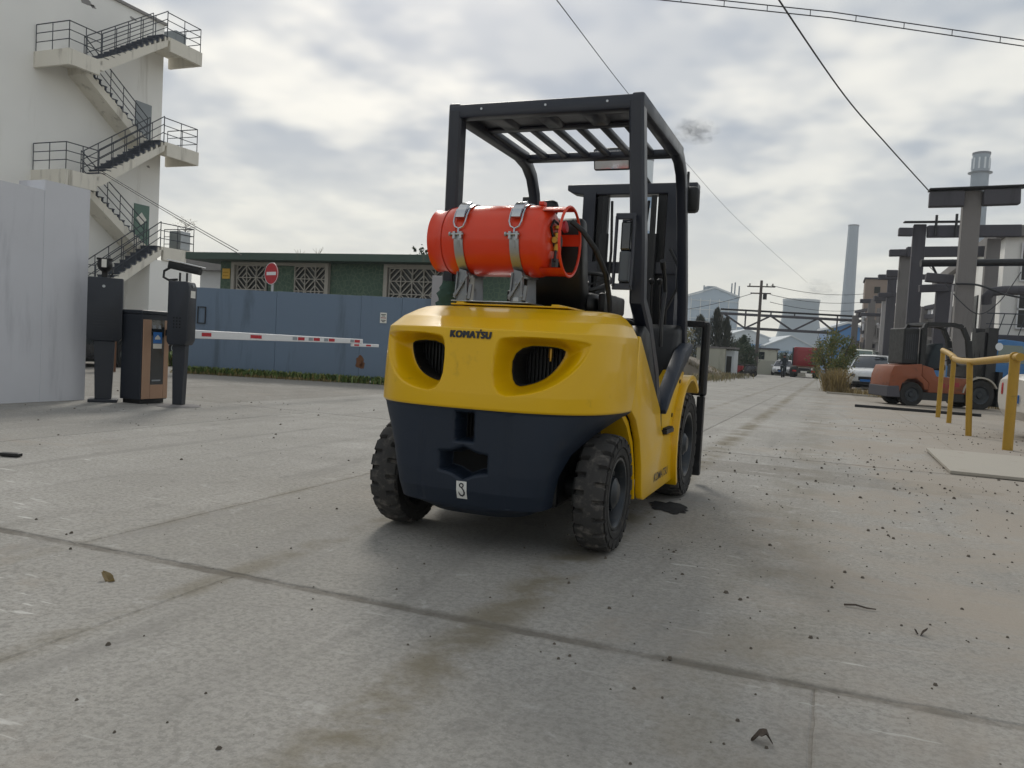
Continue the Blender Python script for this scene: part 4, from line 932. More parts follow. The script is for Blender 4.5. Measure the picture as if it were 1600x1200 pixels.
cp = thing('camera_post', 'dark plate camera post with a white-topped camera, beside the barrier boom', 'camera post', (-6.90, 7.15, 0), R(20), 'camera posts at the barrier')
MB().prism([(-.055, .02), (.055, .02), (.075, .72), (-.075, .72)], -.055, .055, 'y').build('post', 'cabinet_navy', cp, bevel=.008)
MB().lathe([(0, .24), (.012, .22), (.02, .10)], n=18).build('concrete_foot', 'concrete_old', cp, smooth=40)
cb = MB().prism([(-.12, .74), (-.10, .70), (.09, .70), (.12, .76), (.12, 1.36), (.10, 1.42), (-.12, 1.42)], -.11, .11, 'y').build('cabinet', 'cabinet_navy', cp, bevel=.012, smooth=40)
MB().bb(.121, .123, -.06, .06, 1.24, 1.32).build('label_plate', 'paper', cb); MB().cyl((.12, .0, 1.375), (.128, 0, 1.375), .018, n=14).build('lock', 'zinc', cb)
for i in range(4):
    for j in range(3): MB().cyl((-.04+j*.035, -.113, .90+i*.035), (-.04+j*.035, -.108, .90+i*.035), .008, n=8).build('speaker_hole', 'void_black', cb)
for x in (-.035, .045): MB().bar((x, 0, 1.42), (x, 0, 1.52), .012, .03).build('mount', 'black_plastic', cp)
ch = MB().box((.02, 0, 1.575), (.36, .12, .085), ry=R(10)).build('camera_head', 'black_plastic', cp, bevel=.015, smooth=40)
MB().box((.035, 0, 1.626), (.40, .14, .012), ry=R(10)).build('sun_hood', 'white_paint', ch, bevel=.004)
MB().tube([(-.14, 0, 1.58), (-.21, -.02, 1.53), (-.21, -.03, 1.46), (-.15, -.03, 1.43), (-.05, -.03, 1.44)], .014, 8).build('cable', 'hose', cp, smooth=40)

# ------------------------------------------------------------------ steel gate
ga = math.atan2(15.15-13.34, -8.11+12.68); GD = thing('steel_gate', 'blue grey sheet steel gate behind the barrier boom', 'gate', (-12.68, 13.34, G(13.5)), ga)
gl_ = math.hypot(-8.11+12.68, 15.15-13.34)+.45; xs = [0, 1.85, 3.64, 4.5, gl_]
for i, (a, b) in enumerate(zip(xs[:-1], xs[1:])):
    hgt = 1.81+.008*i; MB().bb(a+.002, b-.002, -.02+.004*(i % 2), .02, .03, hgt).build('gate_panel', 'gate_steel', GD, bevel=.003)
MB().bb(0, gl_, .021, .06, 1.60, 1.66).build('frame_rail', 'gate_steel', GD); MB().bb(0, gl_, .021, .06, .2, .26).build('frame_rail', 'gate_steel', GD)
fr = MB()
for x in (.20, .36): fr.bb(x-.008, x+.008, -.05, -.022, 1.06, 1.40)
for z in (1.06, 1.40): fr.bb(.19, .37, -.05, -.022, z-.008, z+.008)
fr.build('wire_frame', 'black_metal', GD)
nt_ = MB().bb(4.05, 4.19, -.030, -.026, 1.27, 1.49).build('notice', 'paper', GD)
for z, l in ((1.45, .10), (1.42, .07), (1.38, .11), (1.33, .10), (1.30, .06)): MB().bb(4.12-l/2, 4.12+l/2, -.032, -.0305, z-.008, z+.008).build('notice_line', 'car_red' if l > .10 else 'letter_dark', nt_)
for k, (x, z, s) in enumerate(((3.66, .42, .12), (3.72, .36, .07), (4.35, 1.1, .03))):
    vs = [(x+math.cos(a)*s*random.uniform(.5, 1), -.0255, z+math.sin(a)*s*1.6*random.uniform(.6, 1)) for a in [i*.45 for i in range(14)]]; MB().add(vs, [tuple(range(14))]).build('rust_patch', 'rust', GD)
gp = MB().bb(-.25, .25, -.2, .2, -.1, 2.34).build('gate_pillar', 'grey_panel', bevel=.012); gp.location = (-7.75, 15.45, G(15)); gp.rotation_euler = (0, 0, ga); tag(gp, 'pale grey square pillar at the right end of the steel gate', 'pillar')

# no-entry sign on a post just behind the gate
sg_ = thing('no_entry_sign', 'round red no-entry sign with white bar above the steel gate', 'sign', (-11.28, 14.22, G(14)+.08), R(-16))
MB().cyl((0, .03, 0), (0, .03, 2.3), .03, n=10).build('post', 'zinc', sg_, smooth=40)
dsk = MB().cyl((0, -.012, 2.13), (0, .0, 2.13), .235, n=40).build('disc', 'red_paint', sg_, smooth=40); MB().bb(-.165, .165, -.0155, -.0125, 2.095, 2.165).build('white_bar', 'white_paint', dsk)
MB().lathe([(-.016, .235), (-.016, .225), (-.0125, .225), (-.0125, .235)], (0, 0, 2.13), (0, 1, 0), 40, True).build('rim_line', 'white_paint', dsk)

# ------------------------------------------------------------------ green house with lattice windows
t = T('green_wall'); c = t.coord('Object', (1, 1, 1)); v = t.vor(c, 7.0, 'DISTANCE_TO_EDGE'); n1 = t.noise(c, 2.2, 5, .6)
cc = t.mix(n1, lin('42584c'), lin('586b5c')); cc = t.mix(t.ramp(v.outputs['Distance'], .10, .02, 0, .6), cc, lin('6b7a66')); t.base(cc); t.rough(.85); t.bump(v.outputs['Distance'], .6, .03); M['green_wall'] = t.m
HS = thing('green_house', 'low green house with flat dark roof and white lattice windows behind the gate', 'house', (-13.5, 20.5, -.1))
def hp(mb, n, m, par=None, **k):
    o = mb.build(n, m, par or HS, **k)
    if par is None: o.location = (13.5, -20.5, .1)
    return o
hp(MB().bb(-18.25, -8.2, 20.5, 26.5, -.2, 3.04), 'wall', 'green_wall')
hp(MB().bb(-19.1, -7.9, 19.85, 27.0, 3.04, 3.26), 'roof', 'green_fascia', bevel=.015)
lat = MB(); s_ = .37
for a in (-s_/2, s_/2): lat.bb(a-.014, a+.014, -.03, .03, -s_/2, s_/2).bb(-s_/2, s_/2, -.03, .03, a-.014, a+.014)
for d in (-.19, 0, .19):
    a0 = max(-s_/2, -s_/2-d); a1 = min(s_/2, s_/2-d); lat.bar((a0, 0, a0+d), (a1, 0, a1+d), .03, .026, (0, 1, 0))
lme = lat.mesh('lattice_tile', 'lattice'); lat2 = MB(); lat2.v = [(-x, y, z) for x, y, z in lat.v]; lat2.f = lat.f; lat2.mi = lat.mi; lme2 = lat2.mesh('lattice_tile', 'lattice')
def lattice(x0, nx):
    wn = hp(MB().bb(x0-.02, x0+nx*s_+.02, 20.47, 20.495, 1.4, 2.93), 'window', 'window_dark')
    for i in range(nx):
        for j in range(4):
            o = bpy.data.objects.new('lattice_tile', lme if (i+j) % 2 else lme2); col.objects.link(o); o.parent = wn; o.location = (x0+(i+.5)*s_, 20.43, 1.44+(j+.5)*s_)
lattice(-17.52, 3); lattice(-15.33, 3); lattice(-12.02, 7)
for x0, x1 in ((-17.72, -14.1), (-12.2, -9.3)):
    g = MB().bb(x0, x1, 20.36, 20.49, 2.94, 3.03); g.bb(x0, x0+.12, 20.36, 20.49, 1.3, 2.94); g.bb(x1-.12, x1, 20.36, 20.49, 1.3, 2.94); hp(g, 'window_frame', 'lattice')
pl = hp(MB().bb(-18.16, -17.86, 20.47, 20.495, 2.50, 2.82), 'wall_plaque', 'yellow_sign', bevel=.004)
for j in range(2):
    for i in range(4): MB().bb(-18.12+i*.055, -18.08+i*.055, 20.466, 20.469, 2.57+j*.1, 2.62+j*.1).build('plaque_mark', 'brass', pl)
o = thing('roof_shrub', 'small leafy shrub growing on the roof of the green house', 'shrub', (-12.1, 22.2, 3.2)); MB().tube([(0, 0, 0), (.02, 0, .3)], .02, 6).build('stem', 'bark', o); foliage((0, 0, .36), (.3, .25, .25), 260, .09, 12, 5).build('foliage', 'leaf_dark', o)
for k, (x, h_) in enumerate(((-16.0, .35), (-15.3, .45))):
    o = thing('roof_weed', ('low' if k == 0 else 'taller')+' thin weed on the green house roof edge', 'weed', (x, 21.5, 3.2)); g = MB()
    for i in range(7): a = random.uniform(0, 6.28); g.tube([(0, 0, 0), (math.cos(a)*.08, 0, h_*.6), (math.cos(a)*.2, math.sin(a)*.1, h_*random.uniform(.8, 1.1))], [.006, .005, .003], 5)
    g.build('stems', 'leaf_brown', o)
# white shed between the tall building and the green house
ws = thing('white_shed', 'plain white shed with dark roof edge between tall building and green house', 'shed', (-22, 24, 0))
o = MB().bb(-21.4, -17.0, 23, 28, -.4, 2.95).build('wall', 'white_paint', ws); o.location = (22, -24, 0)
o = MB().bb(-21.7, -17, 22.6, 28.3, 2.95, 3.55).build('roof', 'stair_edge', ws); o.location = (22, -24, 0)

# weeds along the gate foot and behind the barrier
def weeds(name, label, pts, n, h_, mat_, seed, spread=.15, wf=.12):
    rr = random.Random(seed); g = MB()
    for i in range(n):
        s = rr.random()*(len(pts)-1); k = int(s); s -= k; a = Vector(pts[k]); b = Vector(pts[k+1]); p = a+(b-a)*s+Vector((rr.gauss(0, spread), rr.gauss(0, spread), 0)); p.z = G(p.y)
        an = rr.uniform(0, 6.28); l = h_*rr.uniform(.35, 1.15); d = Vector((math.cos(an), math.sin(an), 0)); q = Vector((-d.y, d.x, 0))*l*wf; up = Vector((0, 0, 1)); t_ = rr.uniform(.2, .8)
        g.add([p-q*.5, p+q*.5, p+d*l*t_*.4+up*l*.6+q, p+d*l*t_*.4+up*l*.6-q, p+d*l*t_+up*l*.9], [(0, 1, 2, 3), (3, 2, 4)])
    return tag(g.build(name, mat_), label, 'weeds', None, 'stuff')
weeds('gate_weeds', 'low green and yellow weeds along the foot of the steel gate', [(-12.6, 13.1, 0), (-10.4, 13.95, 0), (-7.6, 15.05, 0)], 2600, .17, 'leaf_weed', 21, .10)
weeds('dry_grass_strip', 'dry straw and leaf litter in front of the steel gate', [(-12.5, 12.95, 0), (-10.9, 13.55, 0), (-9.5, 14.1, 0)], 900, .07, 'leaf_dry', 22, .14)
weeds('entrance_weeds', 'green weeds beside the parked white car behind the barrier', [(-18, 14.8, 0), (-15.5, 15.4, 0), (-14.4, 15.8, 0)], 1500, .38, 'leaf_weed', 23, .25)
car('parked_car', 'white car parked side-on behind the barrier cabinet', 'car_white', (-24.3, 23.65, G(23)-.1), R(21.5-90), Ht=1.5)
car('parked_car', 'dark car with red tail light glimpsed beside the grey wall', 'car_dark', (-15.1, 11.9, G(12)-.05), R(10))
o = MB().bb(-.12, .12, -.1, .1, 0, .75).build('brown_post', 'brown_wood', bevel=.01); o.location = (-12.95, 11.55, G(11.5)); tag(o, 'short brown post behind the left camera post', 'post')
# ------------------------------------------------------------------ yellow pipe railing and sheet at the right
PR = thing('pipe_railing', 'bent yellow pipe railing on four posts at the right of the yard', 'railing', (2.05, 13, 0))
pp = [((2.07, 11.3), 1.07, .058, (0, 0)), ((1.95, 13.4), 1.02, .042, (.03, 0)), ((2.08, 16.58), 1.10, .042, (0, 0)), ((2.12, 18.54), 1.26, .045, (0, 0))]
for (x, y), h_, r_, ln in pp: 
    o = MB().cyl((x, y, G(y)-.02), (x-ln[0]*2, y, h_), r_, n=14).build('post', 'post_yellow', PR, smooth=40); o.location = (-2.05, -13, 0)
o = MB().tube([(2.09, 11.12, 1.095), (2.06, 11.5, 1.085), (1.98, 12.6, 1.05), (1.93, 13.5, 1.03), (1.98, 15.0, 1.05), (2.06, 16.3, 1.09), (2.09, 16.7, 1.13), (2.11, 17.5, 1.20), (2.12, 18.6, 1.28)], .05, 12).build('top_rail', 'post_yellow', PR, smooth=40); o.location = (-2.05, -13, 0)
for y, z in ((11.32, 1.10), (16.58, 1.11)): o = MB().cyl((2.07, y-.03, z), (2.07, y+.03, z), .058, n=14).build('pipe_joint', 'post_yellow', PR, smooth=40); o.location = (-2.05, -13, 0)
rows = []
o = MB().prism([(1.04, 7.95), (4.2, 7.8), (4.2, 9.8), (1.05, 9.98)], .0, .028, 'z').build('flat_board', 'plywood', bevel=.003); o.location = (0, 0, -.005); tag(o, 'pale flat board lying on the ground beside the yellow railing', 'board')
for x, y, l, rz, lab in ((1.9, 20.6, 2.6, 1.45, 'long dark plank on the ground behind the yellow railing'), (.75, 30.2, 1.7, 1.2, 'pale timber lying in front of the dry grass by the parked cars')):
    o = MB().box((0, 0, .03), (.12, l, .06)).build('plank', 'black_metal' if 'dark' in lab else 'plywood', bevel=.004); o.location = (x, y, G(y)); o.rotation_euler = (0, 0, rz); tag(o, lab, 'plank')

# ------------------------------------------------------------------ orange forklift, side on (local y forward, x towards the camera)
OF = thing('orange_forklift', 'worn orange forklift parked side-on behind the yellow railing', 'forklift', (1.28, 24.5, -.17), R(21.5-90)); OF.scale = (1.04, 1.04, 1.06)
def op(mb, n, m, par=None, **k): return mb.build(n, m, par or OF, **k)
op(MB().prism([(0, .30), (.03, .78), (.12, 1.02), (.85, 1.10), (.85, .80), (1.05, .62), (1.05, .45), (.95, .45), (.90, .60), (.72, .72), (.50, .70), (.36, .58), (.30, .30)], -.55, .55), 'counterweight', 'orange_paint', bevel=.014, smooth=40)
op(MB().prism([(-.02, .22), (-.02, .50), (.28, .52), (.34, .22)], -.56, .56), 'counterweight_foot', 'concrete_dark', bevel=.02)
op(MB().prism([(.86, .80), (.86, 1.08), (1.15, 1.0), (1.25, .80), (2.1, .78), (2.1, .38), (1.05, .38), (1.06, .62)], -.54, .54), 'body_side', 'orange_paint', bevel=.02, smooth=40)
op(MB().bb(-.5, .5, .9, 2.2, .18, .38), 'chassis', 'black_metal'); op(MB().bb(-.42, .42, .38, .78, 1.08, 2.0), 'rear_screen', 'black_plastic', bevel=.03)
st_ = op(MB().prism([(1.02, 1.0), (1.10, 1.35), (1.22, 1.62), (1.45, 1.66), (1.42, 1.2), (1.55, 1.1), (1.55, .95)], -.28, .40), 'seat', 'cloth_dark', bevel=.05, smooth=50)
for sx in (-1, 1):
    g = MB(); pts = [(.86, .95), (.85, 2.0), (.90, 2.12), (1.60, 2.14), (1.85, 2.08), (2.02, 1.75), (2.12, 1.1)]
    for a, b in zip(pts[:-1], pts[1:]): g.bar((sx*.48, *a), (sx*.48, *b), .10, .13 if a[1] < 1.9 else .10)
    op(g, 'guard_frame', 'black_plastic')
op(MB().bb(-.46, .46, .9, 1.85, 2.10, 2.17), 'guard_roof', 'dark_frame'); op(MB().bb(-.5, .5, 2.05, 2.3, .8, 1.15), 'cowl', 'black_plastic', bevel=.03)
for sx in (-1, 1):
    op(MB().bb(sx*.30-.07, sx*.30+.07, 2.60, 2.86, .1, 2.12), 'mast_rail', 'black_metal')
op(MB().bb(-.36, .36, 2.66, 2.84, 1.92, 2.02), 'mast_beam', 'black_metal'); op(MB().bb(-.5, .5, 2.88, 2.98, .1, 1.0), 'fork_carriage', 'black_metal'); op(MB().bb(-.3, .3, 2.55, 2.64, .8, 2.0), 'lift_cylinders', 'black_metal')
op(MB().lathe([(0, .05), (.03, .10), (.08, .10)], (.3, 2.9, 1.65), (1, 0, 0), 14), 'mast_lamp', 'clear_lens', smooth=40)
A = [(2.4+.47*math.cos(R(a)), .38+.47*math.sin(R(a))) for a in range(175, 20, -15)]; B = [(2.4+.44*math.cos(R(a)), .38+.43*math.sin(R(a))) for a in range(175, 20, -15)]
op(MB().prism(A+B[::-1], .25, .58), 'front_fender', 'plywood')
for nm, y, r_, lab in (('rear_wheel', .62, .31, None), ('front_wheel', 2.4, .38, None)):
    for sx in (-1, 1):
        W = bpy.data.objects.new(nm, None); col.objects.link(W); W.parent = OF; W.location = (sx*.47, y, r_)
        MB().lathe([(-.1, r_*.6), (-.1, r_*.95), (-.07, r_), (.07, r_), (.1, r_*.95), (.1, r_*.6)], axis=(sx, 0, 0), n=30, caps=False).build('tyre', 'tyre_side', W, smooth=40)
        MB().lathe([(.06, r_*.63), (.098, r_*.6), (.06, r_*.5), (.04, r_*.3), (.09, r_*.2)], axis=(sx, 0, 0), n=24).build('rim', 'rim_dark', W, smooth=40)

for i in range(6): op(MB().bb(.421, .428, .44+i*.055, .46+i*.055, 1.2, 1.85), 'screen_bar', 'dark_frame')
op(MB().tube([(-.0+math.cos(q)*.17, 1.78+math.sin(q)*.06, 1.38+math.sin(q)*.16) for q in [2*math.pi*i/20 for i in range(20)]], .016, 6, True), 'steering_wheel', 'black_plastic'); op(MB().cyl((0, 1.80, 1.36), (0, 2.05, 1.1), .03, n=8), 'steering_column', 'black_plastic')
for i in range(3): op(MB().tube([(.25+i*.06, 2.1, 1.12), (.25+i*.06, 2.02, 1.34)], .009, 5), 'lever', 'black_metal')
for i, (y, z) in enumerate(((1.35, .52), (1.55, .50), (1.72, .56))): op(MB().bb(.541, .543, y, y+.13, z, z+.11), 'faded_decal', 'car_red')
for x in (-.12, .12): op(MB().tube([(x, 2.58, .6), (x, 2.56, 1.4), (x, 2.6, 2.0)], .02, 6), 'hydraulic_hose', 'hose')
op(MB().bb(.44, .52, .84, .90, 1.65, 1.85), 'rear_lamp', 'red_lens', bevel=.01); op(MB().bb(.541, .545, .25, .55, .80, .90), 'maker_plate', 'plywood')
car('parked_suv', 'white car facing the camera, parked left of the orange forklift', 'car_white', (1.92, 42.6, G(42)), R(180-10), Ln=4.5, Ht=1.66, kind='suv')['category'] = 'car'
car('parked_van', 'pale green van parked behind the white car', 'car_beige', (1.45, 48.2, G(48)), R(180-8), Ln=4.9, Wd=1.85, Ht=2.0, kind='van', glass='glass_green')
car('parked_car', 'silver car with a red tail light at the right edge', 'car_silver', (4.74, 14.0, G(14)), R(-84), Ht=1.44)
# blue truck behind the orange forklift
BT = thing('blue_truck', 'blue light truck standing behind the mast of the orange forklift', 'truck', (5.75, 34.6, G(34)), R(-68))
MB().prism([(-.9, .55), (-.9, 2.15), (-.3, 2.3), (.45, 2.25), (.75, 1.5), (.85, .6)], -.9, .9).build('cab', 'car_blue', BT, bevel=.06, smooth=40)
MB().prism([(-.55, 1.45), (-.5, 2.1), (.35, 2.1), (.6, 1.45)], .90, .915).build('side_window', 'glass_green', BT); MB().bb(-.8, .8, .80, .83, 1.5, 2.1).build('windscreen', 'glass_green', BT)
MB().bb(-1.0, 1.0, -2.3, -1.0, .7, 1.3).build('cargo_bed', 'car_blue', BT, bevel=.02)
for y in (.1, -1.9):
    for sx in (-1, 1): MB().lathe([(-.1, .2), (-.1, .37), (.1, .37), (.1, .2)], (sx*.8, y, .37), (sx, 0, 0), 24).build('wheel', 'tyre_side', BT, smooth=40)

# ------------------------------------------------------------------ concrete pipe trestles
def trestle(label, cols, beams, extra=()):
    x0, y0 = cols[0][0], cols[0][1]; t_ = thing('concrete_trestle', label, 'trestle', (x0, y0, 0), 0, 'concrete pipe trestles on the right')
    def q(mb, n, m, **k): o = mb.build(n, m, t_, **k); o.location = (-x0, -y0, 0); return o
    for x, y, w_, z1, m in cols: q(MB().bb(x-w_/2, x+w_/2, y-w_/2, y+w_/2, -.8, z1), 'column', m, bevel=.03)
    for a, b, w_, h_, m in beams: q(MB().bar(a, b, w_, h_), 'beam', m, bevel=.03)
    for a, b, r_ in extra: q(MB().cyl(a, b, r_, n=8), 'steel_rod', 'black_metal')
    return t_
trestle('nearest concrete T-shaped trestle with thick square column at the right', [(4.02, 30.9, .54, 6.85, 'concrete_old')],
        [((2.70, 30.55, 6.55), (3.745, 30.55, 6.56), .35, .50, 'concrete_dark'), ((4.295, 30.55, 6.58), (5.35, 30.6, 6.62), .35, .50, 'concrete_dark'), ((2.66, 30.5, 6.86), (5.5, 30.6, 6.95), .5, .07, 'black_metal'),
         ((2.85, 31.25, 4.02), (3.7, 31.25, 3.95), .4, .30, 'concrete_dark')], [((3.3, 31.3, 3.9), (3.05, 31.3, 4.4), .04)])
trestle('second concrete trestle, flat top beam with two insulators', [(2.92, 35.9, .46, 6.55, 'concrete_dark'), (5.62, 36.6, .48, 6.1, 'concrete_old')],
        [((2.15, 35.55, 6.22), (2.66, 35.6, 6.22), .3, .32, 'concrete_dark'), ((3.18, 35.6, 6.24), (6.45, 36.2, 6.36), .3, .46, 'concrete_dark'), ((2.3, 35.5, 6.60), (4.4, 35.7, 6.64), .3, .06, 'black_metal')],
        [((3.45, 35.4, 6.0), (3.45, 35.4, 6.85), .05), ((4.15, 35.45, 6.0), (4.15, 35.45, 6.9), .05)])
trestle('third concrete trestle with broken-ended beam and short lower arm', [(2.78, 40.2, .46, 6.0, 'concrete_old'), (6.3, 41.0, .5, 5.8, 'concrete_dark')],
        [((2.1, 39.85, 5.92), (2.8, 39.9, 5.95), .3, .30, 'concrete_dark'), ((2.8, 39.88, 5.98), (7.4, 40.6, 6.15), .34, .44, 'concrete_dark'), ((2.05, 39.9, 5.02), (2.51, 39.9, 5.02), .3, .30, 'concrete_dark')])
trestle('slim pale concrete trestle column left of the ruined works', [(2.72, 49.8, .55, 4.7, 'grey_panel')], [((2.0, 49.5, 4.6), (4.2, 49.9, 4.7), .35, .30, 'concrete_dark')])
trestle('far leaning concrete trestle with tapered arm behind the orange forklift', [(3.75, 34.2, .48, 4.1, 'concrete_dark')], [((2.9, 33.9, 3.85), (4.3, 34.1, 3.95), .3, .28, 'concrete_dark')])
trestle('thin far trestle with two stacked arms above the parked van', [(2.62, 45.2, .42, 5.6, 'concrete_dark')], [((1.95, 45.0, 5.35), (4.6, 45.4, 5.45), .28, .26, 'concrete_dark'), ((2.0, 45.0, 4.45), (3.2, 45.2, 4.5), .28, .22, 'concrete_dark')])
trestle('farthest trestle beside the brick tower', [(2.35, 60.5, .45, 5.4, 'concrete_old')], [((1.6, 60.3, 5.2), (4.2, 60.8, 5.3), .3, .28, 'concrete_dark'), ((1.7, 60.3, 4.3), (3.4, 60.5, 4.3), .3, .22, 'concrete_dark')])
# pipes
o = MB().cyl((2.75, 32.3, 4.62), (7.5, 33.4, 4.86), .13, n=14).build('black_pipe', 'black_metal', smooth=40); tag(o, 'straight black pipe crossing behind the nearest concrete trestle', 'pipe')
o = MB().tube([(4.75, 31.2, 3.15), (4.72, 31.15, 3.38), (4.85, 31.15, 3.56), (5.2, 31.25, 3.62), (6.0, 31.5, 3.68), (8.0, 32.1, 3.8)], .16, 14).build('bent_pipe', 'concrete_dark', smooth=40); tag(o, 'thick grey bent pipe running right from the nearest trestle', 'pipe')
o = MB().cyl((3.55, 30.4, -.2), (3.62, 30.45, 3.7), .035, n=8).build('thin_pipe', 'grey_panel', smooth=40); tag(o, 'thin pale pipe standing against the nearest trestle column', 'pipe')
# cream building at the right edge
CB = thing('cream_building', 'stained cream building with tall windows at the right edge', 'building', (7, 40, 0))
def cbp(mb, n, m, par=None, **k):
    o = mb.build(n, m, par or CB, **k)
    if par is None: o.location = (-7, -40, 0)
    return o
cbp(MB().bb(6.2, 16, 37.5, 60, -1, 6.3), 'wall', 'plaster_cream'); cbp(MB().bb(5.9, 16.2, 37.2, 60.2, 6.3, 6.75), 'cornice', 'concrete_old', bevel=.03); cbp(MB().bb(5.4, 16, 35.2, 37.5, 2.05, 2.3), 'balcony', 'concrete_dark', bevel=.02)
for i in range(5):
    for k in range(2):
        wx = 6.8+i*1.7; z0 = 2.7+k*1.9
        wn = cbp(MB().bb(wx, wx+.9, 37.44, 37.5, z0, z0+1.4), 'window', 'window_dark')
        g = MB()
        for x in (wx-.04, wx+.43, wx+.90): g.bb(x, x+.06, 37.38, 37.44, z0, z0+1.4)
        for z in (z0-.06, z0+.7, z0+1.4): g.bb(wx-.04, wx+.96, 37.38, 37.44, z, z+.06)
        g.build('window_frame', 'white_paint', wn)
for i in range(4): cbp(MB().bb(6.14, 6.2, 39+i*4, 40.2+i*4, 2.7, 4.4), 'window', 'window_dark')
g = MB()
for i in range(14): g.bar((5.45+i*.35, 35.25, 2.3), (5.45+i*.35+.2, 35.25, 3.1), .03, .03)
g.bar((5.4, 35.25, 3.1), (10.4, 35.25, 3.1), .04, .04).bar((5.4, 35.25, 2.7), (10.4, 35.25, 2.7), .03, .03); cbp(g, 'balcony_rail', 'rail_grey')
# ruined works: grey concrete frame crowded with broken panels
RW = thing('ruined_works', 'grey ruined concrete works of columns and broken panels behind the parked cars', 'building', (4, 58, 0))
def rp(mb, n, m, **k): o = mb.build(n, m, RW, **k); o.location = (-4, -58, 0); return o
rr = random.Random(31)
cols_ = [(1.5+i*.95, 66-i*2.3) for i in range(8)]
for i, (x, y) in enumerate(cols_):
    rp(MB().bb(x-.22, x+.22, y-.22, y+.22, -1, 5.0+rr.uniform(-.5, .4)), 'column', rr.choice(('concrete_old', 'concrete_dark', 'grey_panel')), bevel=.02)
for i in range(7):
    (x, y), (x2, y2) = cols_[i], cols_[i+1]
    for z in (1.4, 2.7, 3.9, 4.8):
        if rr.random() < .88: rp(MB().bar((x, y-.1, z+rr.uniform(-.2, .2)), (x2, y2-.1, z+rr.uniform(-.2, .2)), .2, rr.uniform(.15, .35)), 'beam', rr.choice(('concrete_old', 'concrete_dark')))
        for k in range(8):
            if rr.random() < .8:
                s = rr.random(); rp(MB().box((x+(x2-x)*s, y+(y2-y)*s+rr.uniform(0, .8), z-.5+rr.uniform(-.3, .3)), (rr.uniform(.12, .5), .08, rr.uniform(.2, .9)), rz=-1.15, ry=rr.uniform(-.12, .12)), 'wall_panel', rr.choice(('concrete_old', 'concrete_dark', 'grey_panel', 'plaster_grey')))
rp(MB().prism([(2.2, 66.9), (9.5, 49.5), (11, 51), (4, 68)], -1, 4.2, 'z'), 'back_wall', 'concrete_old')
BK = tag(MB().bb(2.5, 5.0, 82, 86, -1.2, 8.8).build('brick_block', 'brick_far'), None, None); 
BKr = thing('brick_tower', 'plain square brick tower standing behind the ruined works', 'tower', (3.7, 84, 0)); BK.parent = BKr; BK.name = 'wall'; BK.location = (-3.7, -84, 0)
o = MB().bb(2.4, 5.1, 81.9, 86.1, 8.8, 8.95).build('parapet', 'concrete_dark', BKr); o.location = (-3.7, -84, 0)
o = MB().bb(3.3, 3.8, 81.95, 82.02, 7.5, 8.1).build('window', 'window_dark', BKr); o.location = (-3.7, -84, 0)

# bush, dry grass and verge on the right of the road
bs = thing('roadside_bush', 'large loose green and yellow bush on the right verge of the road', 'bush', (.05, 37.5, G(37)))
g = MB(); rr = random.Random(2)
for i in range(16): a = rr.uniform(0, 6.28); l = rr.uniform(.5, 1.1); g.tube([(0, 0, 0), (math.cos(a)*l*.4, math.sin(a)*l*.5, 1.0), (math.cos(a)*l, math.sin(a)*l*1.2, rr.uniform(1.6, 2.5))], [.03, .02, .008], 5)
g.build('stems', 'bark', bs); foliage((.05, 0, 1.3), (.85, 1.3, 1.2), 5200, .10, 70, 77).build('foliage', 'leaf_bush', bs)
weeds('dry_reeds', 'tall dry straw grass at the foot of the roadside bush', [(.0, 34.0, 0), (.2, 32.8, 0), (.42, 31.6, 0)], 800, .95, 'leaf_dry', 41, .14, .02)
weeds('verge_weeds', 'low straw and weeds along the right edge of the road', [(.3, 36, 0), (1.2, 31, 0), (2.2, 29.5, 0)], 1200, .22, 'leaf_dry', 42, .3, .05)
weeds('yard_weeds', 'dry weeds between the orange forklift and the silver car', [(4.6, 26.5, 0), (6.5, 28, 0), (9, 29, 0)], 1500, .75, 'leaf_dry', 43, .5, .03)
# ------------------------------------------------------------------ along the road
# utility pole and wires
W1 = [(-2.4, 11.0, 7.4), (-2.06, 12.46, 7.73), (-1.45, 17.02, 8.04), (-.14, 23.45, 8.03), (1.12, 27.16, 7.63), (2.64, 30.4, 6.85)]
W3 = [(-5.25, 12.26, 7.4), (-6.25, 17.32, 8.66), (-8.13, 31.77, 11.03), (-9.36, 50.75, 12.94), (-8.53, 78.0, 13.3), (-3.66, 117.48, 11.53)]
W4 = [(-28.53, 24.61, 7.21), (-22.84, 22.44, 5.2), (-16.64, 19.39, 3.26)]
UP = thing('utility_pole', 'old wooden utility pole with crossarms by the left side of the road', 'utility pole', (-5.68, 68.7, G(68)))
MB().cyl((0, 0, -.2), (0, 0, 7.75), .16, .11, n=10).build('pole', 'wood_pole', UP, smooth=40)
for z, w_ in ((7.25, 1.1), (6.7, .8)): MB().bb(-w_, w_, -.12, -.02, z-.05, z+.05).build('crossarm', 'wood_pole', UP)
for i, x in enumerate((-.9, .45, .9)): MB().cyl((x, -.07, 7.3), (x, -.07, 7.5), .05, n=8).build('insulator', 'black_metal', UP)
MB().cyl((.35, -.2, 6.2), (.35, -.2, 6.7), .16, n=10).build('transformer', 'black_metal', UP)
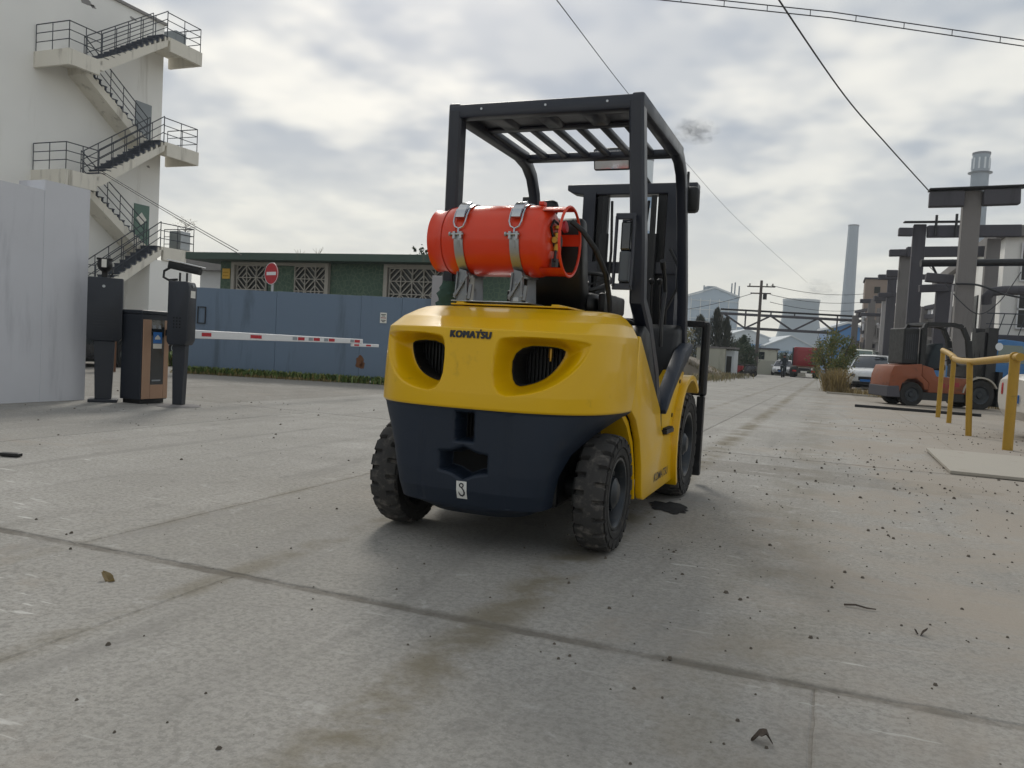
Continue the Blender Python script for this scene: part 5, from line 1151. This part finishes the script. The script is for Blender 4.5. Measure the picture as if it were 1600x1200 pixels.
def wire(label, pts, r, sag=0, n=24):
    P = [Vector(p) for p in pts]; out_ = []
    if len(P) == 2:
        for i in range(n+1): s = i/n; q = P[0].lerp(P[1], s); q.z -= sag*4*s*(1-s); out_.append(q)
    else:
        for i in range(len(P)-1):
            a = P[max(i-1, 0)]; b = P[i]; c = P[i+1]; d = P[min(i+2, len(P)-1)]
            for k in range(8): t_ = k/8; out_.append(.5*((2*b)+(c-a)*t_+(2*a-5*b+4*c-d)*t_*t_+(3*b-a-3*c+d)*t_**3))
        out_.append(P[-1])
    o = MB().tube(out_, r, 6).build('overhead_wire', 'wire', smooth=60); return tag(o, label, 'wire')
for k, (z, lab) in enumerate(((7.45, 'top wire running right from the utility pole'), (6.7, 'middle wire running right from the utility pole'), (6.1, 'lowest wire running right from the utility pole'))):
    wire(lab, [(-4.9, 68.6, z-.6), (2.5, 81.8, 7.4-k*.75)], .022, .35)
wire('wire sagging left from the utility pole behind the load backrest', [(-6.2, 68.6, 6.2), (-14, 60, 3.6)], .022, .3)
wire('thick single cable rising from the trestle across the upper right sky', W1, .020)
wire('very thin wire crossing the sky behind the yellow forklift roof', W3, .012)
wire('thin wire from the stair building to the green house roof', W4, .012)
wire('second thin wire from the stair building to the green house roof', [(p[0], p[1]+.15, p[2]-.12) for p in W4], .012)
wire('cable hanging in a loop from the nearest concrete trestle', [(3.0, 34.0, 4.9), (3.4, 31.2, 3.9), (3.8, 30.3, 3.2), (4.4, 30.2, 2.75), (5.0, 30.4, 3.2), (5.6, 30.8, 4.2)], .016)
wire('black cable tied round the nearest concrete trestle', [(3.70, 30.55, 3.75), (4.35, 30.5, 3.72), (5.2, 30.7, 3.45), (6.2, 31.0, 3.30)], .035)
cbm = thing('twin_wire', 'pair of parallel cables with spacers across the top right sky', 'wire', (-.5, 19.6, 8.6))
A2 = [(-8.0, 16.6, 8.95), (-4.12, 18.16, 8.79), (-.51, 19.58, 8.60), (3.53, 21.14, 8.2), (8.5, 23.1, 7.6)]
for dz in (0, .13):
    rowp = [Vector(p)+Vector((.5, -19.6, -8.6+dz)) for p in A2]; MB().tube(rowp, .012, 6).build('cable', 'wire', cbm, smooth=60)
for i in range(16):
    s = (i+.5)/16*4; k = int(s); s -= k; p = Vector(A2[k]).lerp(Vector(A2[k+1]), s)+Vector((.5, -19.6, -8.6)); MB().cyl(p, p+Vector((0, 0, .13)), .010, n=5).build('spacer', 'wire', cbm)

# pipe truss bridge over the road
TB = thing('pipe_bridge', 'dark steel truss pipe bridge spanning the road in the distance', 'bridge', (-4, 84.7, 0))
def tp(mb, n, m='concrete_dark', **k): o = mb.build(n, m, TB, **k); o.location = (4, -84.7, 0); return o
a, b = Vector((-10.5, 82.2, 5.15)), Vector((3.2, 87.5, 5.15)); d = b-a
tp(MB().bar(a, b, .5, .24), 'top_chord'); tp(MB().cyl(a+Vector((0, 0, .42)), b+Vector((0, 0, .42)), .10, n=10), 'pipe', 'black_metal', smooth=40)
lo0, lo1 = a+d*.17+Vector((0, 0, -1.35)), a+d*.79+Vector((0, 0, -1.35)); tp(MB().bar(lo0, lo1, .4, .26), 'bottom_chord')
nodes_t = [.02, .34, .50, .62, .93]; 
for s0, s1 in ((.02, .0), (.34, .0), (.34, .52), (.66, .52), (.66, 1.), (.95, 1.)):
    tp(MB().bar(a+d*s0, lo0+(lo1-lo0)*s1, .15, .16), 'brace')
for s in (.17, .34, .5, .79): tp(MB().bar(a+d*s+Vector((0, 0, .4)), a+d*s+Vector((0, 0, -.1 if s in (.34, .5) else -1.3)), .14, .14), 'hanger')
for s in (.0, .99): tp(MB().bb(*( (a+d*s).x-.25, (a+d*s).x+.25, (a+d*s).y-.25, (a+d*s).y+.25, -1.2, 5.0)), 'pier', 'concrete_old')

# guard booth, low wall, hut
BO = thing('guard_booth', 'small grey guard booth with dark windows on the left of the road', 'booth', (-5.9, 84, G(84)))
MB().bb(-.95, .95, -1, 1, 0, 2.45).build('wall', 'wall_far', BO, bevel=.02); MB().bb(-1.1, 1.1, -1.15, 1.15, 2.45, 2.6).build('roof', 'concrete_dark', BO)
MB().bb(-.75, -.2, -1.03, -1.0, 1.3, 2.2).build('window', 'glass_dark', BO)
for y in (-.5, .1, .6): MB().bb(.95, .98, y, y+.35, 1.2, 2.2).build('window', 'glass_dark', BO)
o = MB().prism([(-1.2, 0), (3.6, 0), (3.4, .9), (1.5, 1.3), (-1.2, 1.45)], -.1, .1, 'y').build('low_wall', 'wall_far', bevel=.02); o.location = (-5.6, 80.5, G(80)); o.rotation_euler = (0, 0, .25); tag(o, 'pale curved-top low wall in front of the guard booth', 'wall')
HT = thing('white_hut', 'low whitewashed hut with open doorway on the left verge', 'hut', (-6.5, 51.5, G(51)))
MB().bb(-1.3, .45, -.6, 2, -.1, 1.75).build('wall', 'wall_far', HT, bevel=.015); MB().bb(.45, .95, -.2, 2, -.1, 1.65).build('side_wall', 'clad_white', HT)
MB().bb(.5, .8, -.23, -.2, 0, 1.3).build('doorway', 'window_dark', HT); MB().bb(-1.35, 1.0, -.65, 2.05, 1.75, 1.85).build('roof', 'concrete_old', HT)
o = MB().prism([(-2.6, 0), (1.7, 0), (.8, .35), (-.6, 1.05), (-2.6, 1.5)], -1.4, 1.6, 'y').build('soil_bank', 'dry_soil', bevel=.1, smooth=60); o.location = (-6.9, 47.5, G(47)); tag(o, 'soil bank sloping down to the road in front of the white hut', 'bank')
rr = random.Random(12); g = MB()
for i in range(2600):
    x = rr.uniform(-2.6, 1.6); y = rr.uniform(-1.5, 1.4); z = max(0, min(1.5, .45-.42*x)); an = rr.uniform(0, 6.28); l = rr.uniform(.15, .5); dd = Vector((math.cos(an), math.sin(an), 0)); p = Vector((x, y, z)); q = Vector((-dd.y, dd.x, 0))*l*.09
    g.add([p-q, p+q, p+dd*l*.5+Vector((0, 0, l*.8))], [(0, 1, 2)])
o = g.build('bank_grass', 'leaf_brown'); o.location = (-6.9, 47.5, G(47)); tag(o, 'dry grass covering the soil bank by the white hut', 'grass', None, 'stuff')
weeds('left_verge_weeds', 'green and brown weeds along the left edge of the road', [(-5.3, 36, 0), (-5.6, 44, 0), (-5.6, 56, 0)], 1100, .35, 'leaf_brown', 51, .45, .06)

# trees on the left of the road
def cypress(label, x, y, h_, r_, seed, mat_='leaf_cypress'):
    t_ = thing('cypress_tree', label, 'tree', (x, y, G(y)), 0, 'cypresses left of the road'); rr = random.Random(seed)
    MB().cyl((0, 0, -.1), (0, 0, h_*.9), .10, .02, n=7).build('trunk', 'bark', t_)
    g = MB(); vs = []; fs = []
    for i in range(2600):
        s = rr.random()**.8; a = rr.uniform(0, 6.28); rad = r_*(1-s)**.6*rr.uniform(.2, 1.15)*(1+.5*math.sin(a*2+s*13+seed)*math.sin(s*21+a*3)); z = .25+s*(h_-.25); p = Vector((math.cos(a)*rad, math.sin(a)*rad, z)); l = rr.uniform(.12, .30)
        d = Vector((math.cos(a)*.35, math.sin(a)*.35, 1)).normalized(); q = Vector((-math.sin(a), math.cos(a), rr.uniform(-.3, .3)))*l*.28; k = len(vs)
        vs += [p-q*.6, p+q*.6, p+d*l]; fs.append((k, k+1, k+2))
    g.add(vs, fs).build('crown', mat_, t_)
cypress('broad dark cypress nearest to the load backrest', -8.7, 57.5, 4.0, 1.5, 1); cypress('tall slim cypress behind the white hut', -7.7, 58.5, 4.6, 1.15, 2); cypress('ragged cypress right of the white hut', -6.9, 57.5, 3.9, 1.1, 3); cypress('small pointed cypress left of the utility pole', -6.5, 66, 3.0, 1.1, 4, 'leaf_dark')
def tree(label, x, y, h_, rad, n, leaf, seed, mat_):
    t_ = thing('leafy_tree', label, 'tree', (x, y, G(y)), 0, 'leafy trees left of the road'); rr = random.Random(seed); g = MB().tube([(0, 0, -.1), (.05, 0, h_*.4), (0, .05, h_*.75)], [.12, .09, .03], 7)
    for i in range(6): a = i*1.05; g.tube([(.03, 0, h_*.35), (math.cos(a)*rad[0]*.5, math.sin(a)*rad[1]*.5, h_*.6), (math.cos(a)*rad[0]*.8, math.sin(a)*rad[1]*.8, h_*.8)], [.05, .03, .01], 5)
    g.build('trunk', 'bark', t_); foliage((0, 0, h_*.62), rad, n, leaf, 50, seed).build('crown', mat_, t_)
tree('round green tree behind the utility pole', -7.6, 77, 3.3, (1.5, 1.4, 1.25), 3400, .16, 61, 'leaf_dark'); tree('loose yellow green tree seen past the load backrest', -8.2, 42, 3.2, (1.2, 1.4, 1.5), 3600, .13, 62, 'leaf_bush'); tree('low dark tree beside the white hut', -5.9, 62.5, 2.4, (.8, .9, 1.0), 2400, .13, 63, 'leaf_dark')
tree('tangled brown tree behind the soil bank', -9.6, 50, 3.6, (1.6, 1.6, 1.6), 3000, .15, 64, 'leaf_brown'); tree('distant green tree beside the red truck', -4.6, 96, 2.6, (1.2, 1.2, 1.1), 2200, .16, 65, 'leaf_dark')

# red truck seen from behind
RT = thing('red_truck', 'red lorry cab seen from behind at the far end of the road', 'truck', (-2.05, 75, G(75)))
def tr(mb, n, m, **k): return mb.build(n, m, RT, **k)
tr(MB().prism([(-1.15, .95), (1.15, .95), (1.15, 2.55), (1.05, 2.68), (-1.05, 2.68), (-1.15, 2.55)], 2.0, 3.6, 'y'), 'cab', 'car_red', bevel=.06, smooth=40)
tr(MB().bb(-.75, .45, 1.97, 2.0, 1.4, 2.4), 'cab_back_panel', 'car_red', bevel=.02); tr(MB().bb(-.45, .45, -3, 2.2, .55, .85), 'chassis_frame', 'black_metal')
for i in range(4): tr(MB().bb(.5, 1.1, 1.75, 1.8, 1.15+i*.36, 1.38+i*.36), 'side_rack_slat', 'concrete_dark')
tr(MB().bb(-1.2, -1.1, 1.7, 1.9, .9, 2.6), 'exhaust_stack', 'black_metal'); tr(MB().bb(-1.1, 1.1, -.1, 1.6, .88, 1.0), 'deck', 'brown_wood')
for y in (-1.2, 0.0, 3.0):
    for sx in (-1, 1): tr(MB().lathe([(-.24, .25), (-.24, .46), (-.18, .5), (.18, .5), (.24, .46), (.24, .25)], (sx*.93, y, .5), (sx, 0, 0), 24), 'wheel', 'tyre_side', smooth=40)
tr(MB().bb(-1.15, 1.15, -3.05, -2.95, .42, .72), 'rear_bumper', 'black_metal'); tr(MB().bb(-.25, .25, -3.07, -3.055, .45, .60), 'number_plate', 'paper')
for sx in (-1, 1): tr(MB().bb(sx*.75-.15, sx*.75+.15, -3.07, -3.055, .52, .66), 'tail_light', 'red_lens')
car('distant_car', 'white car half hidden beside the red truck', 'car_white', (-4.05, 80, G(80)), R(176))
# rider on a scooter
def scooter(name, label, loc, rz, paint, group=None):
    s_ = thing(name, label, 'motorcycle', loc, rz, group)
    for y in (-.6, .6): MB().lathe([(-.05, .15), (-.05, .24), (0, .27), (.05, .24), (.05, .15)], (0, y, .27), (1, 0, 0), 20).build('wheel', 'tyre_side', s_, smooth=40)
    MB().prism([(-.75, .45), (-.8, .75), (-.1, .78), (.05, .35), (.35, .32), (.5, .95), (.6, .9), (.45, .25), (-.4, .22)], -.14, .14).build('body', paint, s_, bevel=.04, smooth=40)
    MB().bb(-.13, .13, -.7, .0, .77, .86).build('saddle', 'black_vinyl', s_, bevel=.03); MB().tube([(-.33, .42, 1.05), (0, .52, 1.0), (.33, .42, 1.05)], .02, 6).build('handlebar', 'black_metal', s_); MB().cyl((0, .6, .3), (0, .5, .95), .03, n=8).build('fork', 'zinc', s_)
    return s_
scooter('scooter', 'dark scooter ridden down the road in front of the red truck', (-3.35, 65.5, G(65)), R(176), 'cloth_dark')
RD = thing('person', 'person in dark clothes riding the scooter on the road', 'person', (-3.35, 65.5, G(65)), R(176))
bmv = [(0, -.35, .92), (0, -.36, 1.15), (0, -.30, 1.42), (0, -.27, 1.52), (0, -.25, 1.66), (-.20, -.30, 1.38), (.20, -.30, 1.38), (-.30, -.05, 1.18), (.30, -.05, 1.18), (-.32, .32, 1.08), (.32, .32, 1.08), (-.11, -.33, .90), (.11, -.33, .90), (-.17, .12, .88), (.17, .12, .88), (-.14, .10, .42), (.14, .10, .42), (-.14, .26, .36), (.14, .26, .36)]
bme = [(0, 1), (1, 2), (2, 3), (3, 4), (2, 5), (2, 6), (5, 7), (6, 8), (7, 9), (8, 10), (0, 11), (0, 12), (11, 13), (12, 14), (13, 15), (14, 16), (15, 17), (16, 18)]
me = bpy.data.meshes.new('body'); me.from_pydata(bmv, bme, []); bo = bpy.data.objects.new('body', me); col.objects.link(bo); bo.parent = RD; me.materials.append(M['cloth_dark'])
bo.modifiers.new('skin', 'SKIN'); bo.modifiers.new('sub', 'SUBSURF').levels = 1
rad = [.15, .15, .16, .06, .10, .08, .08, .05, .05, .035, .035, .10, .10, .075, .075, .05, .05, .04, .04]
for v, r_ in zip(me.skin_vertices[0].data, rad): v.radius = (r_, r_)
me.skin_vertices[0].data[0].use_root = True
MB().lathe([(-.02, .10), (.0, .14), (.06, .145), (.12, .12), (.16, .05)], (0, -.25, 1.66), n=16).build('helmet', 'black_plastic', RD, smooth=50); MB().lathe([(-.10, .05), (-.05, .09), (.0, .10), (.05, .09)], (0, -.24, 1.64), n=14).build('head', 'skin', RD, smooth=50)
for k, (x, y, p_, lb) in enumerate(((-6.3, 57.5, 'car_red', 'red scooter parked under the trees by the hut'), (-5.6, 58.8, 'car_dark', 'black scooter parked nearest the road by the hut'))): scooter('parked_scooter', lb, (x, y, G(y)), R(70+k*25), p_, 'scooters parked by the hut')

# ------------------------------------------------------------------ power station on the horizon
PB = thing('boiler_house', 'pale blue power station block with shallow pitched roof on the horizon', 'building', (-48.8, 359, 0), R(21.5))
def pb(mb, n, m, **k): return mb.build(n, m, PB, **k)
pb(MB().prism([(-10.5, -2), (10.5, -2), (10.5, 26.5), (0, 30), (-10.5, 26.5)], 0, 22, 'y'), 'wall', 'clad_blue'); pb(MB().prism([(-11, 26.4), (0, 30.1), (11, 26.4), (11, 27.2), (0, 30.9), (-11, 27.2)], -.5, 22.5, 'y'), 'roof', 'clad_white')
for i in range(6): pb(MB().bb(-10.3+i*4.1, -10.0+i*4.1, -.4, 0, -2, 25.5), 'frame_post', 'clad_frame')
for i in range(6): pb(MB().bb(-10.5, 10.5, -.3, -.05, 5+i*3.9, 5.25+i*3.9), 'frame_beam', 'clad_frame')
pb(MB().bb(11, 16, 2, 14, -2, 14), 'annex', 'clad_blue')
for x, h_ in ((-4, 2.5), (-.5, 2.2), (8.2, 4), (9.6, 4.5), (11.5, 3)): pb(MB().cyl((x, 4, 26), (x, 4, 29+h_), .3, n=8), 'vent_pipe', 'stack_grey')
pb(MB().bb(-2, 2, 6, 12, 29, 31.5), 'roof_vent', 'stack_grey')
CT = thing('cooling_tower', 'wide concrete cooling tower with steam behind the truss bridge', 'cooling tower', (-19.6, 534, 0))
prof = [(z, 10.6+(9.0*((33-z)/33)**1.7 if z < 33 else .0)+(0 if z < 33 else (z-33)*.08)) for z in [-2+i*2 for i in range(21)]]
pr2 = [(z, r-.4) for z, r in reversed(prof)]
MB().lathe(prof+pr2, n=48, closed=True).build('shell', 'tower_concrete', CT, smooth=50)
MB().lathe([(37.4, 11.0), (38.6, 11.2), (38.6, 10.5), (37.4, 10.4)], n=48, closed=True).build('rim', 'clad_white', CT, smooth=50)
def stack(name, label, x, y, h_, r0, r1, m, n=16, bands=(), ring=None):
    t_ = thing(name, label, 'chimney', (x, y, 0)); MB().cyl((0, 0, -2), (0, 0, h_), r0, r1, n=n).build('shaft', m, t_, smooth=40)
    MB().lathe([(h_-.5, r1*1.06), (h_+.6, r1*1.06), (h_+.6, r1*.7)], n=n).build('cap', 'concrete_dark', t_, smooth=40)
    for z0, z1, mm in bands:
        f0 = r0+(r1-r0)*z0/h_; f1 = r0+(r1-r0)*z1/h_; MB().lathe([(z0, f0+.06), (z1, f1+.06), (z1, f1-.1), (z0, f0-.1)], n=n, closed=True).build('band', mm, t_, smooth=40)
    for z in ring or ():
        f = r0+(r1-r0)*z/h_; MB().lathe([(z-.4, f), (z, f+1.6), (z+.35, f+1.7), (z+.35, f)], n=n).build('platform', 'black_metal', t_, smooth=30)
    return t_
stack('tall_chimney', 'plain tall grey chimney standing above the red truck', 10.3, 752, 118.5, 6.0, 4.2, 'stack_grey', 8)
st3 = stack('banded_chimney', 'tall chimney with ring platform behind the nearest trestle', 68.9, 507, 119, 5.4, 4.3, 'stack_grey', 20, (), (108.5,))
for i in range(10): a = i*.628; MB().box((math.cos(a)*4.3, math.sin(a)*4.3, 113.5), (.8, .8, 6), rz=a).build('top_panel', 'clad_white', st3)
stack('striped_chimney', 'blue and white striped chimney seen through the forklift cab', -113.8, 499, 119.5, 3.9, 3.4, 'clad_white', 20, ((104, 119, 'clad_white'), (90, 104, 'stack_blue'), (76, 90, 'clad_white'), (62, 76, 'stack_blue'), (48, 62, 'clad_white')))
def shed(label, x, y, wd, ln, h_, pk, rz, m, grp=None):
    t_ = thing('industrial_shed', label, 'shed', (x, y, 0), rz, 'sheds below the power station'); MB().prism([(-wd/2, -3), (wd/2, -3), (wd/2, h_), (0, pk), (-wd/2, h_)], 0, ln, 'y').build('wall', m, t_)
    MB().prism([(-wd/2-.4, h_-.3), (0, pk-.05), (wd/2+.4, h_-.3), (wd/2+.4, h_+.1), (0, pk+.35), (-wd/2-.4, h_+.1)], -.5, ln+.5, 'y').build('roof', 'clad_white', t_)
    MB().bb(-wd*.35, wd*.35, -.2, 0, h_*.55, h_*.7).build('strip_window', 'stack_blue', t_); return t_
shed('white industrial shed directly behind the red truck', -13.5, 300, 17, 60, 5.5, 9.2, R(14), 'clad_blue')
shed('pale industrial shed left of the cooling tower foot', -29, 306, 16, 40, 8.5, 11, R(18), 'clad_white')
shed('bright blue shed seen above the roadside bush', 2.6, 160, 6, 12, 7.2, 8.2, R(10), 'car_blue')
# treeline far away closing the horizon
rr = random.Random(99); g = MB(); vs = []; fs = []
for i in range(14000):
    x = rr.uniform(-420, 240); h_ = 3.2+2.2*math.sin(x*.05)+1.6*math.sin(x*.17+2); p = Vector((x, 420+rr.uniform(-8, 8)+abs(x)*.05, -2+rr.random()*(h_+2))); l = rr.uniform(.5, 1.3); a = Vector((rr.gauss(0, 1), rr.gauss(0, 1), rr.gauss(0, 1))).normalized(); b_ = a.orthogonal().normalized(); k = len(vs); vs += [p-b_*l, p+a.cross(b_)*l*.6, p+b_*l, p-a.cross(b_)*l*.6]; fs.append((k, k+1, k+2, k+3))
tag(g.add(vs, fs).build('far_treeline', 'leaf_dark'), 'far belt of trees closing the horizon', 'trees', None, 'stuff')

# ------------------------------------------------------------------ smoke and haze
def smoke(name, label, c, size, dens, tint, seed):
    o = MB().lathe([(-1, .05), (-.8, .6), (-.3, .95), (.2, 1), (.7, .7), (1, .1)], axis=(1, 0, 0), n=16).build(name, 'wire'); o.location = c; o.scale = size; o.rotation_euler = (0, 0, PSI)
    m = bpy.data.materials.new(name); m.use_nodes = True; t_ = m.node_tree; t_.nodes.clear(); ou = t_.nodes.new('ShaderNodeOutputMaterial'); pv = t_.nodes.new('ShaderNodeVolumePrincipled'); t_.links.new(pv.outputs[0], ou.inputs['Volume'])
    co = t_.nodes.new('ShaderNodeTexCoord'); nz = t_.nodes.new('ShaderNodeTexNoise'); nz.inputs['Scale'].default_value = 2.3; nz.inputs['Detail'].default_value = 6; nz.inputs['Roughness'].default_value = .65; nz.inputs['Distortion'].default_value = 1.0
    mp = t_.nodes.new('ShaderNodeMapping'); mp.inputs['Location'].default_value = (seed, seed*2, 0); t_.links.new(co.outputs['Object'], mp.inputs[0]); t_.links.new(mp.outputs[0], nz.inputs['Vector'])
    ln = t_.nodes.new('ShaderNodeVectorMath'); ln.operation = 'LENGTH'; t_.links.new(co.outputs['Object'], ln.inputs[0])
    r1 = t_.nodes.new('ShaderNodeMapRange'); r1.inputs[1].default_value = 1.0; r1.inputs[2].default_value = .2; t_.links.new(ln.outputs['Value'], r1.inputs[0])
    r2 = t_.nodes.new('ShaderNodeMapRange'); r2.inputs[1].default_value = .47; r2.inputs[2].default_value = .66; t_.links.new(nz.outputs[0], r2.inputs[0])
    mu = t_.nodes.new('ShaderNodeMath'); mu.operation = 'MULTIPLY'; t_.links.new(r1.outputs[0], mu.inputs[0]); t_.links.new(r2.outputs[0], mu.inputs[1])
    m2 = t_.nodes.new('ShaderNodeMath'); m2.operation = 'MULTIPLY'; t_.links.new(mu.outputs[0], m2.inputs[0]); m2.inputs[1].default_value = dens; t_.links.new(m2.outputs[0], pv.inputs['Density'])
    pv.inputs['Color'].default_value = (*tint, 1); o.data.materials.clear(); o.data.materials.append(m); return tag(o, label, 'smoke', None, 'stuff')
smoke('chimney_smoke', 'dark grey smoke drifting off the striped chimney', (-76, 439, 120), (15, 6, 8), .55, (.35, .36, .4), 1.3)
smoke('tower_steam', 'grey steam drifting right above the cooling tower', (-9.5, 540, 46), (16, 7, 8), .16, (.7, .71, .74), 4.1)
smoke('low_smoke', 'faint smoke wisp below the forklift work lamp', (-78, 437, 87), (8, 4, 7), .14, (.45, .45, .5), 7.7)
HZ = MB().bb(-500, 330, -70, 860, -5, 132).build('haze', 'wire'); m = bpy.data.materials.new('haze_air'); m.use_nodes = True; t_ = m.node_tree; t_.nodes.clear(); ou = t_.nodes.new('ShaderNodeOutputMaterial'); pv = t_.nodes.new('ShaderNodeVolumePrincipled'); t_.links.new(pv.outputs[0], ou.inputs['Volume'])
m.cycles.homogeneous_volume = True; pv.inputs['Density'].default_value = .00055; pv.inputs['Color'].default_value = (.80, .87, .94, 1); pv.inputs['Anisotropy'].default_value = .25
HZ.data.materials.clear(); HZ.data.materials.append(m); tag(HZ, 'thin bluish haze over the whole place', 'haze', None, 'stuff')
